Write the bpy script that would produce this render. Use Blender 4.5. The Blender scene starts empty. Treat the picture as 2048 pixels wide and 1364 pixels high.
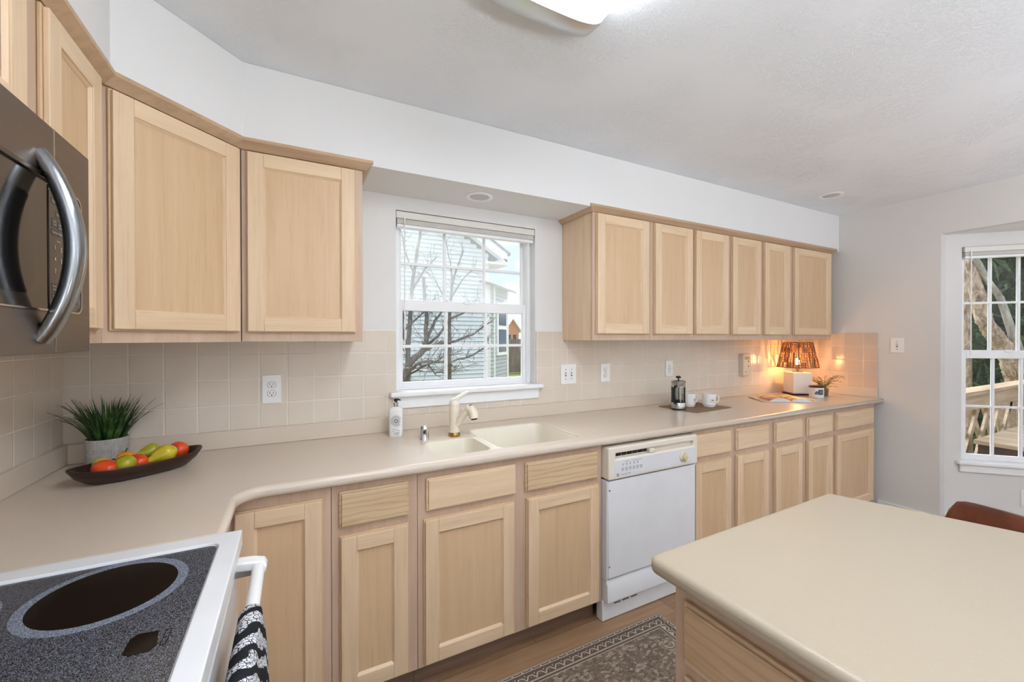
import bpy, bmesh, math, random
from mathutils import Vector, Matrix
PI = math.pi
random.seed(7)
SC = bpy.context.scene
COL = SC.collection

# ------------------------------------------------------------------ camera
def setup_camera():
    cx, cy, cz, yaw, pitch, roll, f = .7929, -2.2042, 1.3909, .4815, -.0065, -.0007, 831.46
    fw = Vector((math.sin(yaw)*math.cos(pitch), math.cos(yaw)*math.cos(pitch), math.sin(pitch)))
    r = Vector((math.cos(yaw), -math.sin(yaw), 0)); u = r.cross(fw)
    r2 = math.cos(roll)*r + math.sin(roll)*u; u2 = -math.sin(roll)*r + math.cos(roll)*u
    cd = bpy.data.cameras.new('camera'); co = bpy.data.objects.new('camera', cd); COL.objects.link(co)
    m = Matrix((r2, u2, -fw)).transposed().to_4x4(); m.translation = (cx, cy, cz)
    co.matrix_world = m
    cd.sensor_width = 36; cd.lens = f/2048*36; cd.clip_start = .02; cd.clip_end = 200
    SC.camera = co
setup_camera()
SC.view_settings.view_transform = 'Standard'
SC.view_settings.look = 'None'
SC.view_settings.gamma = 1
SC.view_settings.use_curve_mapping = False
SC.view_settings.exposure = 0.02

# ------------------------------------------------------------------ world: pale blue sky with white clouds
def setup_world(strength):
    w = bpy.data.worlds.new('sky'); SC.world = w; w.use_nodes = True
    nt = w.node_tree; N = nt.nodes; L = nt.links
    bg = N['Background']; bg.inputs['Strength'].default_value = strength
    tc = N.new('ShaderNodeTexCoord'); mp = N.new('ShaderNodeMapping'); mp.inputs['Scale'].default_value = (2.2, 2.2, 5); mp.inputs['Location'].default_value = (3.7, 1.3, .6)
    nz = N.new('ShaderNodeTexNoise'); nz.inputs['Scale'].default_value = 1.6; nz.inputs['Detail'].default_value = 6
    rp = N.new('ShaderNodeValToRGB'); rp.color_ramp.elements[0].position = .44; rp.color_ramp.elements[1].position = .58
    mx = N.new('ShaderNodeMix'); mx.data_type = 'RGBA'
    L.new(tc.outputs['Generated'], mp.inputs['Vector']); L.new(mp.outputs['Vector'], nz.inputs['Vector'])
    L.new(nz.outputs['Fac'], rp.inputs['Fac']); L.new(rp.outputs['Color'], mx.inputs['Factor'])
    mx.inputs['A'].default_value = (.22, .30, .40, 1); mx.inputs['B'].default_value = (.92, .94, .97, 1)
    L.new(mx.outputs['Result'], bg.inputs['Color'])
setup_world(2.7)

def setup_sun(energy):
    # hazy sun high beyond the neighbour's roof: soft daylight falling through the sink window on the worktop
    sd = bpy.data.lights.new('sun', 'SUN'); sd.energy = energy; sd.angle = math.radians(55); sd.color = (.95, .98, 1.0)
    so = bpy.data.objects.new('sun', sd); COL.objects.link(so)
    so.rotation_euler = Vector((-.05, -.60, -.80)).to_track_quat('-Z', 'Y').to_euler(); so.location = (2, 12, 16)
setup_sun(6.0)

# lamp strengths
GLASS_L = 15.0      # radiance of the flush ceiling fixture's diffuser
FILL_GLOBE_L = 11.0      # radiance of the pendant globes added unseen behind the camera as fill
BULB_L = 420.0      # table lamp bulb
FILL_TORCH_L = 196.0     # upward bowls of unseen floor lamps added for ceiling-bounce fill

# ------------------------------------------------------------------ materials
def lin(c):
    return tuple((v/255/12.92 if v/255 <= .04045 else ((v/255+.055)/1.055)**2.4) for v in c) + (1,)

class NM:
    """small wrapper around a node material"""
    def __init__(s, name, col=(200, 200, 200), rough=.5, metal=0, spec=.5):
        s.m = bpy.data.materials.new(name); s.m.use_nodes = True
        s.nt = s.m.node_tree; s.b = s.nt.nodes['Principled BSDF']
        s.b.inputs['Base Color'].default_value = lin(col); s.b.inputs['Roughness'].default_value = rough
        s.b.inputs['Metallic'].default_value = metal; s.b.inputs['Specular IOR Level'].default_value = spec
    def n(s, t, **k):
        nd = s.nt.nodes.new(t)
        for a, v in k.items():
            if a.startswith('i_'): nd.inputs[a[2:].replace('_', ' ')].default_value = v
            else: setattr(nd, a, v)
        return nd
    def l(s, a, b): s.nt.links.new(a, b)
    def coord(s, scale=(1, 1, 1), rnd=False, off=(0, 0, 0), rot=(0, 0, 0)):
        tc = s.n('ShaderNodeTexCoord'); mp = s.n('ShaderNodeMapping')
        mp.inputs['Scale'].default_value = scale; mp.inputs['Location'].default_value = off; mp.inputs['Rotation'].default_value = rot
        src = tc.outputs['Object']
        if rnd:
            oi = s.n('ShaderNodeObjectInfo'); mu = s.n('ShaderNodeMath', operation='MULTIPLY'); mu.inputs[1].default_value = 37.0
            s.l(oi.outputs['Random'], mu.inputs[0]); ad = s.n('ShaderNodeVectorMath', operation='ADD')
            s.l(src, ad.inputs[0]); s.l(mu.outputs[0], ad.inputs[1]); src = ad.outputs[0]
        s.l(src, mp.inputs['Vector']); return mp.outputs['Vector']
    def noise(s, vec, scale=5, detail=3, rough=.5, dist=0):
        nd = s.n('ShaderNodeTexNoise'); nd.inputs['Scale'].default_value = scale; nd.inputs['Detail'].default_value = detail
        nd.inputs['Roughness'].default_value = rough; nd.inputs['Distortion'].default_value = dist
        s.l(vec, nd.inputs['Vector']); return nd.outputs['Fac']
    def ramp(s, fac, stops):
        r = s.n('ShaderNodeValToRGB'); e = r.color_ramp.elements
        while len(e) < len(stops): e.new(.5)
        for i, (p, c) in enumerate(stops):
            e[i].position = p; e[i].color = lin(c) if len(c) == 3 else c
        s.l(fac, r.inputs['Fac']); return r.outputs['Color']
    def mix(s, fac, a, b, mode='MIX'):
        x = s.n('ShaderNodeMix', data_type='RGBA', blend_type=mode)
        for v, k in ((fac, 'Factor'), (a, 'A'), (b, 'B')):
            if hasattr(v, 'is_output'): s.l(v, x.inputs[k])
            elif k == 'Factor': x.inputs[k].default_value = v
            else: x.inputs[k].default_value = lin(v)
        return x.outputs['Result']
    def math(s, op, a, b=None, c=None):
        x = s.n('ShaderNodeMath', operation=op)
        for i, v in enumerate((a, b, c)):
            if v is None: continue
            if hasattr(v, 'is_output'): s.l(v, x.inputs[i])
            else: x.inputs[i].default_value = v
        return x.outputs[0]
    def maprange(s, v, a, b, c=0, d=1):
        x = s.n('ShaderNodeMapRange'); s.l(v, x.inputs[0])
        for i, q in enumerate((a, b, c, d)): x.inputs[i+1].default_value = q
        return x.outputs[0]
    def color(s, c): s.l(c, s.b.inputs['Base Color'])
    def bump(s, h, strength=.2, dist=.002):
        b = s.n('ShaderNodeBump'); b.inputs['Strength'].default_value = strength; b.inputs['Distance'].default_value = dist
        s.l(h, b.inputs['Height']); s.l(b.outputs['Normal'], s.b.inputs['Normal'])

def simple(name, col, rough=.5, metal=0, spec=.5, coat=0, var=.04):
    k = NM(name, col, rough, metal, spec)
    if var:
        v = k.noise(k.coord(), 9, 3)
        a = tuple(max(0, c*(1-var)) for c in col); b = tuple(min(255, c*(1+var)) for c in col)
        k.color(k.ramp(v, [(.3, a), (.7, b)]))
    if coat: k.b.inputs['Coat Weight'].default_value = coat; k.b.inputs['Coat Roughness'].default_value = .08
    return k.m

def wood(name, light, mid, dark, axis, figure=.0, rough=.42):
    k = NM(name, mid, rough)
    f = {'z': (38, 38, 2.0), 'x': (2.0, 38, 38), 'y': (38, 2.0, 38)}[axis]
    g = {'z': (240, 240, 7), 'x': (7, 240, 240), 'y': (240, 7, 240)}[axis]
    h = {'z': (9, 9, 1.2), 'x': (1.2, 9, 9), 'y': (9, 1.2, 9)}[axis]
    a = k.noise(k.coord(f, True), 1, 4, .6, .4)
    c1 = k.ramp(a, [(.28, dark), (.5, mid), (.74, light)])
    big = k.noise(k.coord(h, True), 1, 3, .5, .8)
    c2 = k.mix(.40, c1, k.ramp(big, [(.3, dark), (.55, mid), (.8, light)]))
    fine = k.noise(k.coord(g, True), 1, 2, .6)
    fm = k.maprange(fine, .24, .40, .34, 0)
    dk = tuple(c*.80 for c in dark)
    col = k.mix(fm, c2, dk)
    if figure:
        wv = k.n('ShaderNodeTexWave', wave_type='RINGS', rings_direction={'x': 'X', 'z': 'Z', 'y': 'Y'}[axis])
        sc = {'z': (1, 1, .16), 'x': (.16, 1, 1), 'y': (1, .16, 1)}[axis]
        k.l(k.coord(sc, True, (.13, 0, .31)), wv.inputs['Vector'])
        wv.inputs['Scale'].default_value = 19; wv.inputs['Distortion'].default_value = 5; wv.inputs['Detail'].default_value = 3; wv.inputs['Detail Scale'].default_value = 1.6
        fg = k.maprange(wv.outputs['Fac'], .62, .97, 0, figure)
        col = k.mix(fg, col, tuple(c*.82 for c in dark))
    k.color(col); k.bump(fine, .10, .0008)
    return k.m

M = {}
WL, WM, WD = (226, 199, 166), (217, 187, 151), (204, 171, 134)
M['wood_v'] = wood('pickled_oak_vertical', (232, 206, 174), (223, 195, 160), (208, 177, 141), 'z')
M['wood_h'] = wood('pickled_oak_horizontal', (234, 208, 174), (225, 197, 161), (209, 178, 142), 'x')
M['wood_panel'] = wood('pickled_oak_panel', (218, 188, 152), (211, 179, 141), (202, 168, 129), 'z')
M['wood_fig'] = wood('pickled_oak_figured', (222, 196, 160), (212, 184, 146), (194, 163, 126), 'x', .38)
M['frame_v'] = wood('oak_face_frame', (210, 183, 160), (199, 171, 147), (184, 155, 131), 'z')
M['crown'] = wood('oak_crown', (205, 176, 146), (192, 162, 130), (172, 142, 112), 'x')
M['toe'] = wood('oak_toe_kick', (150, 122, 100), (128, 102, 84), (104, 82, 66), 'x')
M['bowl'] = wood('dark_walnut', (66, 36, 20), (46, 24, 13), (26, 13, 7), 'x', rough=.38)

def wall_mat(name, col, bump=.12):
    k = NM(name, col, .75, spec=.3); v = k.noise(k.coord(), 160, 3); k.bump(v, bump, .0012)
    w = k.noise(k.coord(), 1.3, 2); k.color(k.ramp(w, [(.3, tuple(c*.985 for c in col)), (.7, col)])); return k.m
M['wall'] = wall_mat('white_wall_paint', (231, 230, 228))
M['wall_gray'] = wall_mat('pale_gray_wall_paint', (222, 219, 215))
M['trim'] = simple('white_gloss_trim', (243, 243, 243), .35, var=.01)
def ceiling_mat():
    k = NM('stippled_ceiling', (235, 239, 243), .85, spec=.2)
    ms = k.noise(k.coord((1, 1, 1)), 2.4, 3, .6)
    st = k.noise(k.coord((1, 1, 1)), 26, 5, .65, 2.2)
    rid = k.math('ABSOLUTE', k.math('SUBTRACT', st, .5))
    rr = k.maprange(rid, 0, .05, 1, 0)
    mk = k.maprange(ms, .42, .60, 0, 1)
    h = k.math('MULTIPLY', rr, mk)
    fine = k.noise(k.coord(), 120, 3)
    hh = k.math('ADD', h, k.math('MULTIPLY', fine, .25))
    k.bump(hh, .42, .006); return k.m
M['ceiling'] = ceiling_mat()

def tile_mat(name, ax, tile, grout, p, uo, vo, rough=.22):
    k = NM(name, tile, rough)
    tc = k.n('ShaderNodeTexCoord'); sp = k.n('ShaderNodeSeparateXYZ'); k.l(tc.outputs['Object'], sp.inputs[0])
    def line(o, off): return k.math('PINGPONG', k.math('SUBTRACT', o, off), p/2)
    d = k.math('MINIMUM', line(sp.outputs[ax], uo), line(sp.outputs['Z'], vo))
    g = k.maprange(d, .0011, .0024, 1, 0)
    v = k.noise(k.coord(), 3, 2)
    tcol = k.ramp(v, [(.3, tuple(c*.97 for c in tile)), (.7, tile)])
    k.color(k.mix(g, tcol, grout))
    k.l(k.maprange(g, 0, 1, rough, .8), k.b.inputs['Roughness'])
    hgt = k.maprange(d, .0008, .0046, 0, 1)
    wav = k.math('MULTIPLY', k.noise(k.coord(), 34, 2), .55)
    k.bump(k.math('ADD', hgt, wav), .38, .0022); return k.m
TILE, GROUT = (222, 209, 193), (230, 222, 211)
M['tile_back'] = tile_mat('beige_wall_tile', 'X', TILE, GROUT, .1127, -.0262, 1.4347)
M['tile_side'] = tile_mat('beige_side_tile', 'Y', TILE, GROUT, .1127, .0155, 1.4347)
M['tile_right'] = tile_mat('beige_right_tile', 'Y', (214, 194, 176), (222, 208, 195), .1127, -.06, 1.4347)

def counter_mat(name, base, sp1, sp2, rough):
    k = NM(name, base, rough)
    a = k.noise(k.coord(), 420, 2, .6); b = k.noise(k.coord(off=(3, 1, 7)), 300, 2, .6); w = k.noise(k.coord(), 2, 2)
    c = k.ramp(w, [(.3, tuple(v*.98 for v in base)), (.7, base)])
    c = k.mix(k.maprange(a, .64, .70, 0, .55), c, sp1); c = k.mix(k.maprange(b, .66, .72, 0, .6), c, sp2)
    k.color(c); return k.m
M['counter'] = counter_mat('beige_solid_surface', (217, 202, 184), (192, 174, 155), (232, 220, 206), .26)
M['island'] = counter_mat('cream_solid_surface', (176, 163, 142), (158, 142, 120), (192, 180, 160), .38)
M['sink'] = simple('cream_sink', (232, 224, 206), .22, var=.01)

def floor_mat():
    k = NM('oak_plank_floor', (150, 116, 84), .38)
    tc = k.n('ShaderNodeTexCoord'); sp = k.n('ShaderNodeSeparateXYZ'); k.l(tc.outputs['Object'], sp.inputs[0])
    row = k.math('FLOOR', k.math('DIVIDE', sp.outputs['Y'], .145))
    sh = k.math('MULTIPLY', k.math('FRACT', k.math('MULTIPLY', row, .618)), 1.2)
    xs = k.math('ADD', sp.outputs['X'], sh)
    brd = k.math('FLOOR', k.math('DIVIDE', xs, 1.2))
    idn = k.n('ShaderNodeTexWhiteNoise', noise_dimensions='2D'); cv = k.n('ShaderNodeCombineXYZ')
    k.l(row, cv.inputs[0]); k.l(brd, cv.inputs[1]); k.l(cv.outputs[0], idn.inputs['Vector'])
    g = k.noise(k.coord((3, 50, 1)), 1, 4, .6, .5)
    c = k.ramp(g, [(.25, (122, 92, 66)), (.5, (152, 119, 88)), (.78, (176, 143, 108))])
    c = k.mix(.35, c, k.ramp(idn.outputs['Value'], [(0, (126, 94, 68)), (1, (182, 147, 112))]))
    d = k.math('MINIMUM', k.math('PINGPONG', sp.outputs['Y'], .0725), k.math('PINGPONG', xs, .6))
    c = k.mix(k.maprange(d, .0006, .002, .7, 0), c, (84, 62, 46))
    k.color(c); k.bump(g, .08, .001); return k.m
M['floor'] = floor_mat()

M['white_app'] = simple('white_enamel', (232, 233, 234), .28, var=.01)
M['almond'] = simple('almond_plastic', (232, 222, 205), .4, var=.01)
M['gray_panel'] = simple('pale_gray_overlay', (224, 224, 226), .4, var=.01)
M['white_plastic'] = simple('white_plastic', (240, 239, 237), .35, var=.01)
M['cream_plastic'] = simple('cream_plastic', (222, 208, 184), .4, var=.02)
M['faucet'] = simple('almond_faucet', (234, 222, 200), .22, var=.01)
M['dark'] = simple('dark_slot', (38, 34, 30), .5, var=0)
M['gap'] = simple('dark_gap', (30, 26, 22), .9, var=0)
M['black'] = simple('black_plastic', (22, 20, 20), .35, var=0)
M['gray_ink'] = simple('gray_ink', (96, 96, 98), .6, var=0)
M['ink'] = simple('black_ink', (36, 36, 38), .6, var=0)
M['label_ink'] = simple('pale_print', (196, 194, 190), .6, var=0)
M['key'] = simple('dark_key_pad', (54, 49, 46), .45, var=0)
def steel(name, col, rough, sx):
    k = NM(name, col, rough, 1.0); v = k.noise(k.coord(sx), 1, 3, .6)
    k.l(k.maprange(v, .3, .7, rough*.85, rough*1.25), k.b.inputs['Roughness'])
    k.color(k.ramp(v, [(.2, tuple(c*.92 for c in col)), (.8, tuple(min(255, c*1.06) for c in col))])); return k.m
M['black_steel'] = steel('black_stainless_steel', (122, 111, 103), .36, (4, 4, 300))
M['handle_steel'] = steel('polished_dark_steel', (150, 152, 154), .20, (300, 300, 4))
M['chrome'] = simple('chrome', (225, 226, 230), .08, 1.0, var=0)
M['steel'] = simple('brushed_steel', (190, 188, 184), .25, 1.0, var=.03)
M['nickel'] = simple('brushed_nickel', (206, 204, 201), .30, 1.0, var=.02)
M['brass'] = simple('aged_brass', (170, 140, 84), .3, 1.0, var=.06)
M['black_glass'] = simple('black_glass', (20, 18, 17), .06, 0, .6, var=0)
M['brown_glass'] = simple('brown_black_glass', (46, 39, 33), .10, 0, .5, var=0)
M['trim_brown'] = simple('brown_bezel', (74, 64, 56), .25, .8, var=0)
M['ring_edge'] = simple('silver_edge', (190, 186, 180), .2, 1.0, var=0)

def speckle(name, base, spots, scale, amount, rough):
    k = NM(name, base, rough); v = k.n('ShaderNodeTexVoronoi'); v.inputs['Scale'].default_value = scale
    k.l(k.coord(), v.inputs['Vector']); sp = k.n('ShaderNodeSeparateColor'); k.l(v.outputs['Color'], sp.inputs[0])
    n2 = k.noise(k.coord(), scale*.9, 2, .7)
    f = k.math('MULTIPLY', k.maprange(sp.outputs[0], 1-amount, 1-amount*.6, 0, 1), k.maprange(n2, .4, .55, .2, 1))
    k.color(k.mix(f, base, spots)); return k.m
M['cooktop'] = speckle('speckled_ceramic_glass', (29, 30, 34), (118, 123, 134), 900, .60, .14)
M['burner_ring'] = speckle('speckled_burner_ring', (92, 99, 112), (156, 164, 178), 900, .6, .2)
M['burner'] = simple('burner_glass', (9, 6, 6), .09, 0, .25, var=0)

M['glass'] = None
def glass_mat(name, haze=0, tint=(255, 255, 255), streaks=False):
    m = bpy.data.materials.new(name); m.use_nodes = True; nt = m.node_tree; N = nt.nodes; L = nt.links
    for n in list(N): N.remove(n)
    out = N.new('ShaderNodeOutputMaterial'); tr = N.new('ShaderNodeBsdfTransparent'); gl = N.new('ShaderNodeBsdfGlossy')
    tr.inputs['Color'].default_value = lin(tint); gl.inputs['Roughness'].default_value = .02
    fr = N.new('ShaderNodeFresnel'); fr.inputs['IOR'].default_value = 1.30
    mx = N.new('ShaderNodeMixShader'); L.new(fr.outputs[0], mx.inputs[0]); L.new(tr.outputs[0], mx.inputs[1]); L.new(gl.outputs[0], mx.inputs[2])
    last = mx
    if haze:
        df = N.new('ShaderNodeBsdfTranslucent'); df.inputs['Color'].default_value = (.93, .94, .95, 1)
        d2 = N.new('ShaderNodeBsdfDiffuse'); d2.inputs['Color'].default_value = (.93, .94, .95, 1)
        ds = N.new('ShaderNodeMixShader'); ds.inputs[0].default_value = .3; L.new(df.outputs[0], ds.inputs[1]); L.new(d2.outputs[0], ds.inputs[2])
        tc = N.new('ShaderNodeTexCoord'); nz = N.new('ShaderNodeTexNoise'); nz.inputs['Scale'].default_value = 4.5; nz.inputs['Detail'].default_value = 5
        L.new(tc.outputs['Object'], nz.inputs['Vector'])
        mr = N.new('ShaderNodeMapRange'); L.new(nz.outputs['Fac'], mr.inputs[0])
        mr.inputs[1].default_value = .35; mr.inputs[2].default_value = .62; mr.inputs[3].default_value = haze*.62; mr.inputs[4].default_value = haze
        m2 = N.new('ShaderNodeMixShader'); L.new(mr.outputs[0], m2.inputs[0]); L.new(mx.outputs[0], m2.inputs[1]); L.new(ds.outputs[0], m2.inputs[2]); last = m2
    L.new(last.outputs[0], out.inputs['Surface']); return m
M['glass'] = glass_mat('clear_window_glass')
M['fog_glass'] = glass_mat('fogged_window_glass', .27)
M['carafe'] = glass_mat('carafe_glass', 0, (238, 240, 240))

def emit(name, col, strength):
    m = bpy.data.materials.new(name); m.use_nodes = True; nt = m.node_tree; b = nt.nodes['Principled BSDF']
    b.inputs['Base Color'].default_value = lin((240, 240, 238)); b.inputs['Emission Color'].default_value = lin(col); b.inputs['Emission Strength'].default_value = strength
    return m
M['lit_glass'] = emit('lit_opal_glass', (238, 245, 255), GLASS_L)
M['fill_globe'] = emit('fill_opal_globe', (238, 245, 255), FILL_GLOBE_L)
M['fill_bowl'] = emit('fill_uplight_bowl', (238, 245, 255), FILL_TORCH_L)
M['bulb'] = emit('lit_bulb', (255, 190, 112), BULB_L)

# ------------------------------------------------------------------ mesh helpers
class MB:
    def __init__(s): s.bm = bmesh.new(); s.mi = 0
    def mat(s, i): s.mi = i; return s
    def face(s, pts):
        vs = [s.bm.verts.new(p) for p in pts]
        f = s.bm.faces.new(vs); f.material_index = s.mi; return f
    def box(s, x0, x1, y0, y1, z0, z1):
        v = [s.bm.verts.new((x, y, z)) for x in (x0, x1) for y in (y0, y1) for z in (z0, z1)]
        for q in ((0, 1, 3, 2), (4, 6, 7, 5), (0, 4, 5, 1), (2, 3, 7, 6), (0, 2, 6, 4), (1, 5, 7, 3)):
            f = s.bm.faces.new([v[i] for i in q]); f.material_index = s.mi
        return s
    def loft(s, loops, close=True, cap0=True, cap1=True):
        rows = [[s.bm.verts.new(p) for p in lp] for lp in loops]; n = len(rows[0])
        for a, b in zip(rows, rows[1:]):
            for i in range(n if close else n-1):
                j = (i+1) % n
                try:
                    f = s.bm.faces.new((a[i], a[j], b[j], b[i])); f.material_index = s.mi
                except ValueError: pass
        if cap0 and close: f = s.bm.faces.new(rows[0][::-1]); f.material_index = s.mi
        if cap1 and close: f = s.bm.faces.new(rows[-1]); f.material_index = s.mi
        return s
    def prism(s, poly, z0, z1):
        return s.loft([[(x, y, z0) for x, y in poly], [(x, y, z1) for x, y in poly]])
    def lathe(s, prof, n=32, c=(0, 0, 0), cap0=True, cap1=True):
        return s.loft([[(c[0]+r*math.cos(2*PI*i/n), c[1]+r*math.sin(2*PI*i/n), c[2]+z) for i in range(n)] for r, z in prof], True, cap0, cap1)
    def tube(s, path, rad, n=10, flat=1.0):
        path = [Vector(p) for p in path]; rad = rad if hasattr(rad, '__len__') else [rad]*len(path)
        loops = []; up = None
        for i, p in enumerate(path):
            t = (path[min(i+1, len(path)-1)]-path[max(i-1, 0)]).normalized()
            if up is None:
                up = Vector((0, 0, 1)) if abs(t.z) < .9 else Vector((1, 0, 0))
            a = t.cross(up); a = a.normalized() if a.length > 1e-6 else t.orthogonal().normalized(); b = a.cross(t).normalized(); up = b
            loops.append([p+(a*math.cos(2*PI*k/n)*rad[i]+b*math.sin(2*PI*k/n)*rad[i]*flat) for k in range(n)])
        return s.loft(loops)
    def strip(s, path, widths, side, thick=.0006):
        """thin solid leaf blade"""
        path = [Vector(p) for p in path]; loops = []
        for p, w, i in zip(path, widths, range(len(path))):
            t = (path[min(i+1, len(path)-1)]-path[max(i-1, 0)]).normalized()
            sd = Vector(side); sd = (sd-t*sd.dot(t)).normalized(); nn = t.cross(sd)
            loops.append([p-sd*w/2, p+nn*thick, p+sd*w/2, p-nn*(w*.18+thick)])
        return s.loft(loops)
    def ball(s, c, r, n=16, m=10):
        c = Vector(c); r = r if hasattr(r, '__len__') else (r, r, r)
        lp = []
        for j in range(m+1):
            th = PI*(j*(1-.04)/m+.02); lp.append([(c.x+r[0]*math.sin(th)*math.cos(2*PI*i/n), c.y+r[1]*math.sin(th)*math.sin(2*PI*i/n), c.z-r[2]*math.cos(th)) for i in range(n)])
        return s.loft(lp)
    def xf(s, mat):
        bmesh.ops.transform(s.bm, matrix=mat, verts=s.bm.verts); return s
    def build(s, name, mats, parent=None, bevel=0, seg=2, smooth=35, loc=None, rz=0, rot=None):
        bmesh.ops.recalc_face_normals(s.bm, faces=s.bm.faces)
        me = bpy.data.meshes.new(name); s.bm.to_mesh(me); s.bm.free()
        for m in (mats if isinstance(mats, (list, tuple)) else [mats]): me.materials.append(M[m] if isinstance(m, str) else m)
        if smooth:
            for p in me.polygons: p.use_smooth = True
            me.set_sharp_from_angle(angle=math.radians(smooth))
        o = bpy.data.objects.new(name, me); COL.objects.link(o)
        if parent: o.parent = parent
        if loc: o.location = loc
        if rz: o.rotation_euler = (0, 0, rz)
        if rot: o.rotation_euler = rot
        if bevel:
            b = o.modifiers.new('bevel', 'BEVEL'); b.width = bevel; b.segments = seg; b.limit_method = 'ANGLE'; b.angle_limit = math.radians(40)
        return o

def tag(o, label, cat, group=None):
    o['label'] = label; o['category'] = cat
    if group: o['group'] = group
    return o
def thing(name, label, cat, loc=(0, 0, 0), rz=0, group=None):
    o = bpy.data.objects.new(name, None); o.empty_display_size = .05; COL.objects.link(o)
    o.location = loc; o.rotation_euler = (0, 0, rz); return tag(o, label, cat, group)
def structure(o): o['kind'] = 'structure'; return o
def dup(root, loc, rz, label, group=None):
    r = root.copy(); COL.objects.link(r); r.location = loc; r.rotation_euler = (0, 0, rz); r['label'] = label
    if group: r['group'] = group
    for ch in list(root.children):
        c = ch.copy(); COL.objects.link(c); c.parent = r
        for g in ch.children:
            d = g.copy(); COL.objects.link(d); d.parent = c
    return r
def bool_diff(o, cutter):
    cutter.parent = o.parent
    b = o.modifiers.new('cut', 'BOOLEAN'); b.operation = 'DIFFERENCE'; b.object = cutter; b.solver = 'EXACT'
    bpy.context.view_layer.update(); dg = bpy.context.evaluated_depsgraph_get()
    me = bpy.data.meshes.new_from_object(o.evaluated_get(dg)); o.modifiers.remove(b)
    old = o.data; o.data = me; me.name = old.name; bpy.data.meshes.remove(old)
    bpy.data.objects.remove(cutter, do_unlink=True)
    return o
def text_mesh(string, size, align='LEFT'):
    cu = bpy.data.curves.new('lettering', 'FONT'); cu.body = string; cu.size = size; cu.align_x = align; cu.resolution_u = 3
    t = bpy.data.objects.new('lettering', cu); COL.objects.link(t); bpy.context.view_layer.update()
    dg = bpy.context.evaluated_depsgraph_get(); me = bpy.data.meshes.new_from_object(t.evaluated_get(dg))
    bpy.data.objects.remove(t, do_unlink=True); bpy.data.curves.remove(cu); return me
def letters(items, mat, parent, name='lettering', warp=None):
    """items: (string,size,x,z,align) laid on the local plane facing -y at y given by warp(x,z)"""
    bm = bmesh.new()
    for st, size, x, z, al in items:
        me = text_mesh(st, size, al); k = len(bm.verts); bm.from_mesh(me); bm.verts.ensure_lookup_table()
        for v in bm.verts[k:]:
            px, pz = x+v.co.x, z+v.co.y; v.co = warp(px, pz)
        bpy.data.meshes.remove(me)
    me = bpy.data.meshes.new(name); bm.to_mesh(me); bm.free(); me.materials.append(M[mat])
    o = bpy.data.objects.new(name, me); COL.objects.link(o); o.parent = parent; return o
def rrect(x0, x1, y0, y1, r, n=6):
    pts = []
    for cx, cy, a0 in ((x1-r, y1-r, 0), (x0+r, y1-r, PI/2), (x0+r, y0+r, PI), (x1-r, y0+r, 1.5*PI)):
        for i in range(n+1): a = a0+PI/2*i/n; pts.append((cx+r*math.cos(a), cy+r*math.sin(a)))
    return pts

# ------------------------------------------------------------------ the room shell
ZT = .911                      # worktop height
W = 4.95; CEIL = 2.44; SOF = 2.135
def sbox(name, mat, *boxes, **k):
    mb = MB()
    for b in boxes: mb.box(*b)
    return structure(mb.build(name, mat, smooth=0, **k))
sbox('floor', 'floor', (-.12, 6.0, -5.2, .12, -.06, 0))
sbox('ceiling', 'ceiling', (-.12, 5.03, -5.2, .12, CEIL, CEIL+.1))
WX0, WX1, WZ0, WZ1 = 1.262, 2.105, 1.112, 2.062
sbox('wall_back', 'wall', (-.12, WX0, 0, .12, 0, CEIL), (WX1, W+.08, 0, .12, 0, CEIL), (WX0, WX1, 0, .12, 0, WZ0-.027), (WX0, WX1, 0, .12, WZ1, CEIL))
sbox('wall_left', 'wall', (-.12, 0, -5.2, 0, 0, CEIL))
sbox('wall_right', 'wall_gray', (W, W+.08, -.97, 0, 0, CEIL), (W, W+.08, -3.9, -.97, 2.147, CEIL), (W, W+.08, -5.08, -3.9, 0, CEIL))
sbox('wall_rear', 'wall', (0, 1.0, -5.2, -5.08, 0, CEIL), (4.0, W+.08, -5.2, -5.08, 0, CEIL), (1.0, 4.0, -5.2, -5.08, 2.1, CEIL))
sbox('ceiling_bay', 'wall', (W+.08, 5.75, -3.9, -.85, 2.147, 2.26))
BX, BY, BL = W+.08, -.97, .778
B0, B1, BZ0, BZ1 = .095, .665, .50, 2.05
mb = MB()
for b in ((0, B0, 0, .12, 0, 2.147), (B1, BL, 0, .12, 0, 2.147), (B0, B1, 0, .12, 0, BZ0-.027), (B0, B1, 0, .12, BZ1, 2.147)): mb.box(*b)
structure(mb.build('wall_bay', 'wall_gray', smooth=0, loc=(BX, BY, 0), rz=-PI/4))
cx = BX+BL*math.sqrt(.5)
sbox('wall_bay_middle', 'wall_gray', (cx, cx+.12, -3.36, -3.15, 0, 2.147), (cx, cx+.12, -1.72, -1.52, 0, 2.147), (cx, cx+.12, -3.15, -1.72, 0, .5), (cx, cx+.12, -3.15, -1.72, 2.05, 2.147))
mb = MB(); mb.box(0, BL, 0, .12, 0, 2.147)
structure(mb.build('wall_bay_far', 'wall_gray', smooth=0, loc=(cx, -3.35, 0), rz=-PI*.75))
mb = MB(); mb.prism([(.001, -3.0), (.33, -3.0), (.33, -.6214), (.6214, -.33), (W-.001, -.33), (W-.001, -.001), (.001, -.001)], SOF, CEIL-.001)
structure(mb.build('wall_soffit', 'wall', smooth=0))
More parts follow.
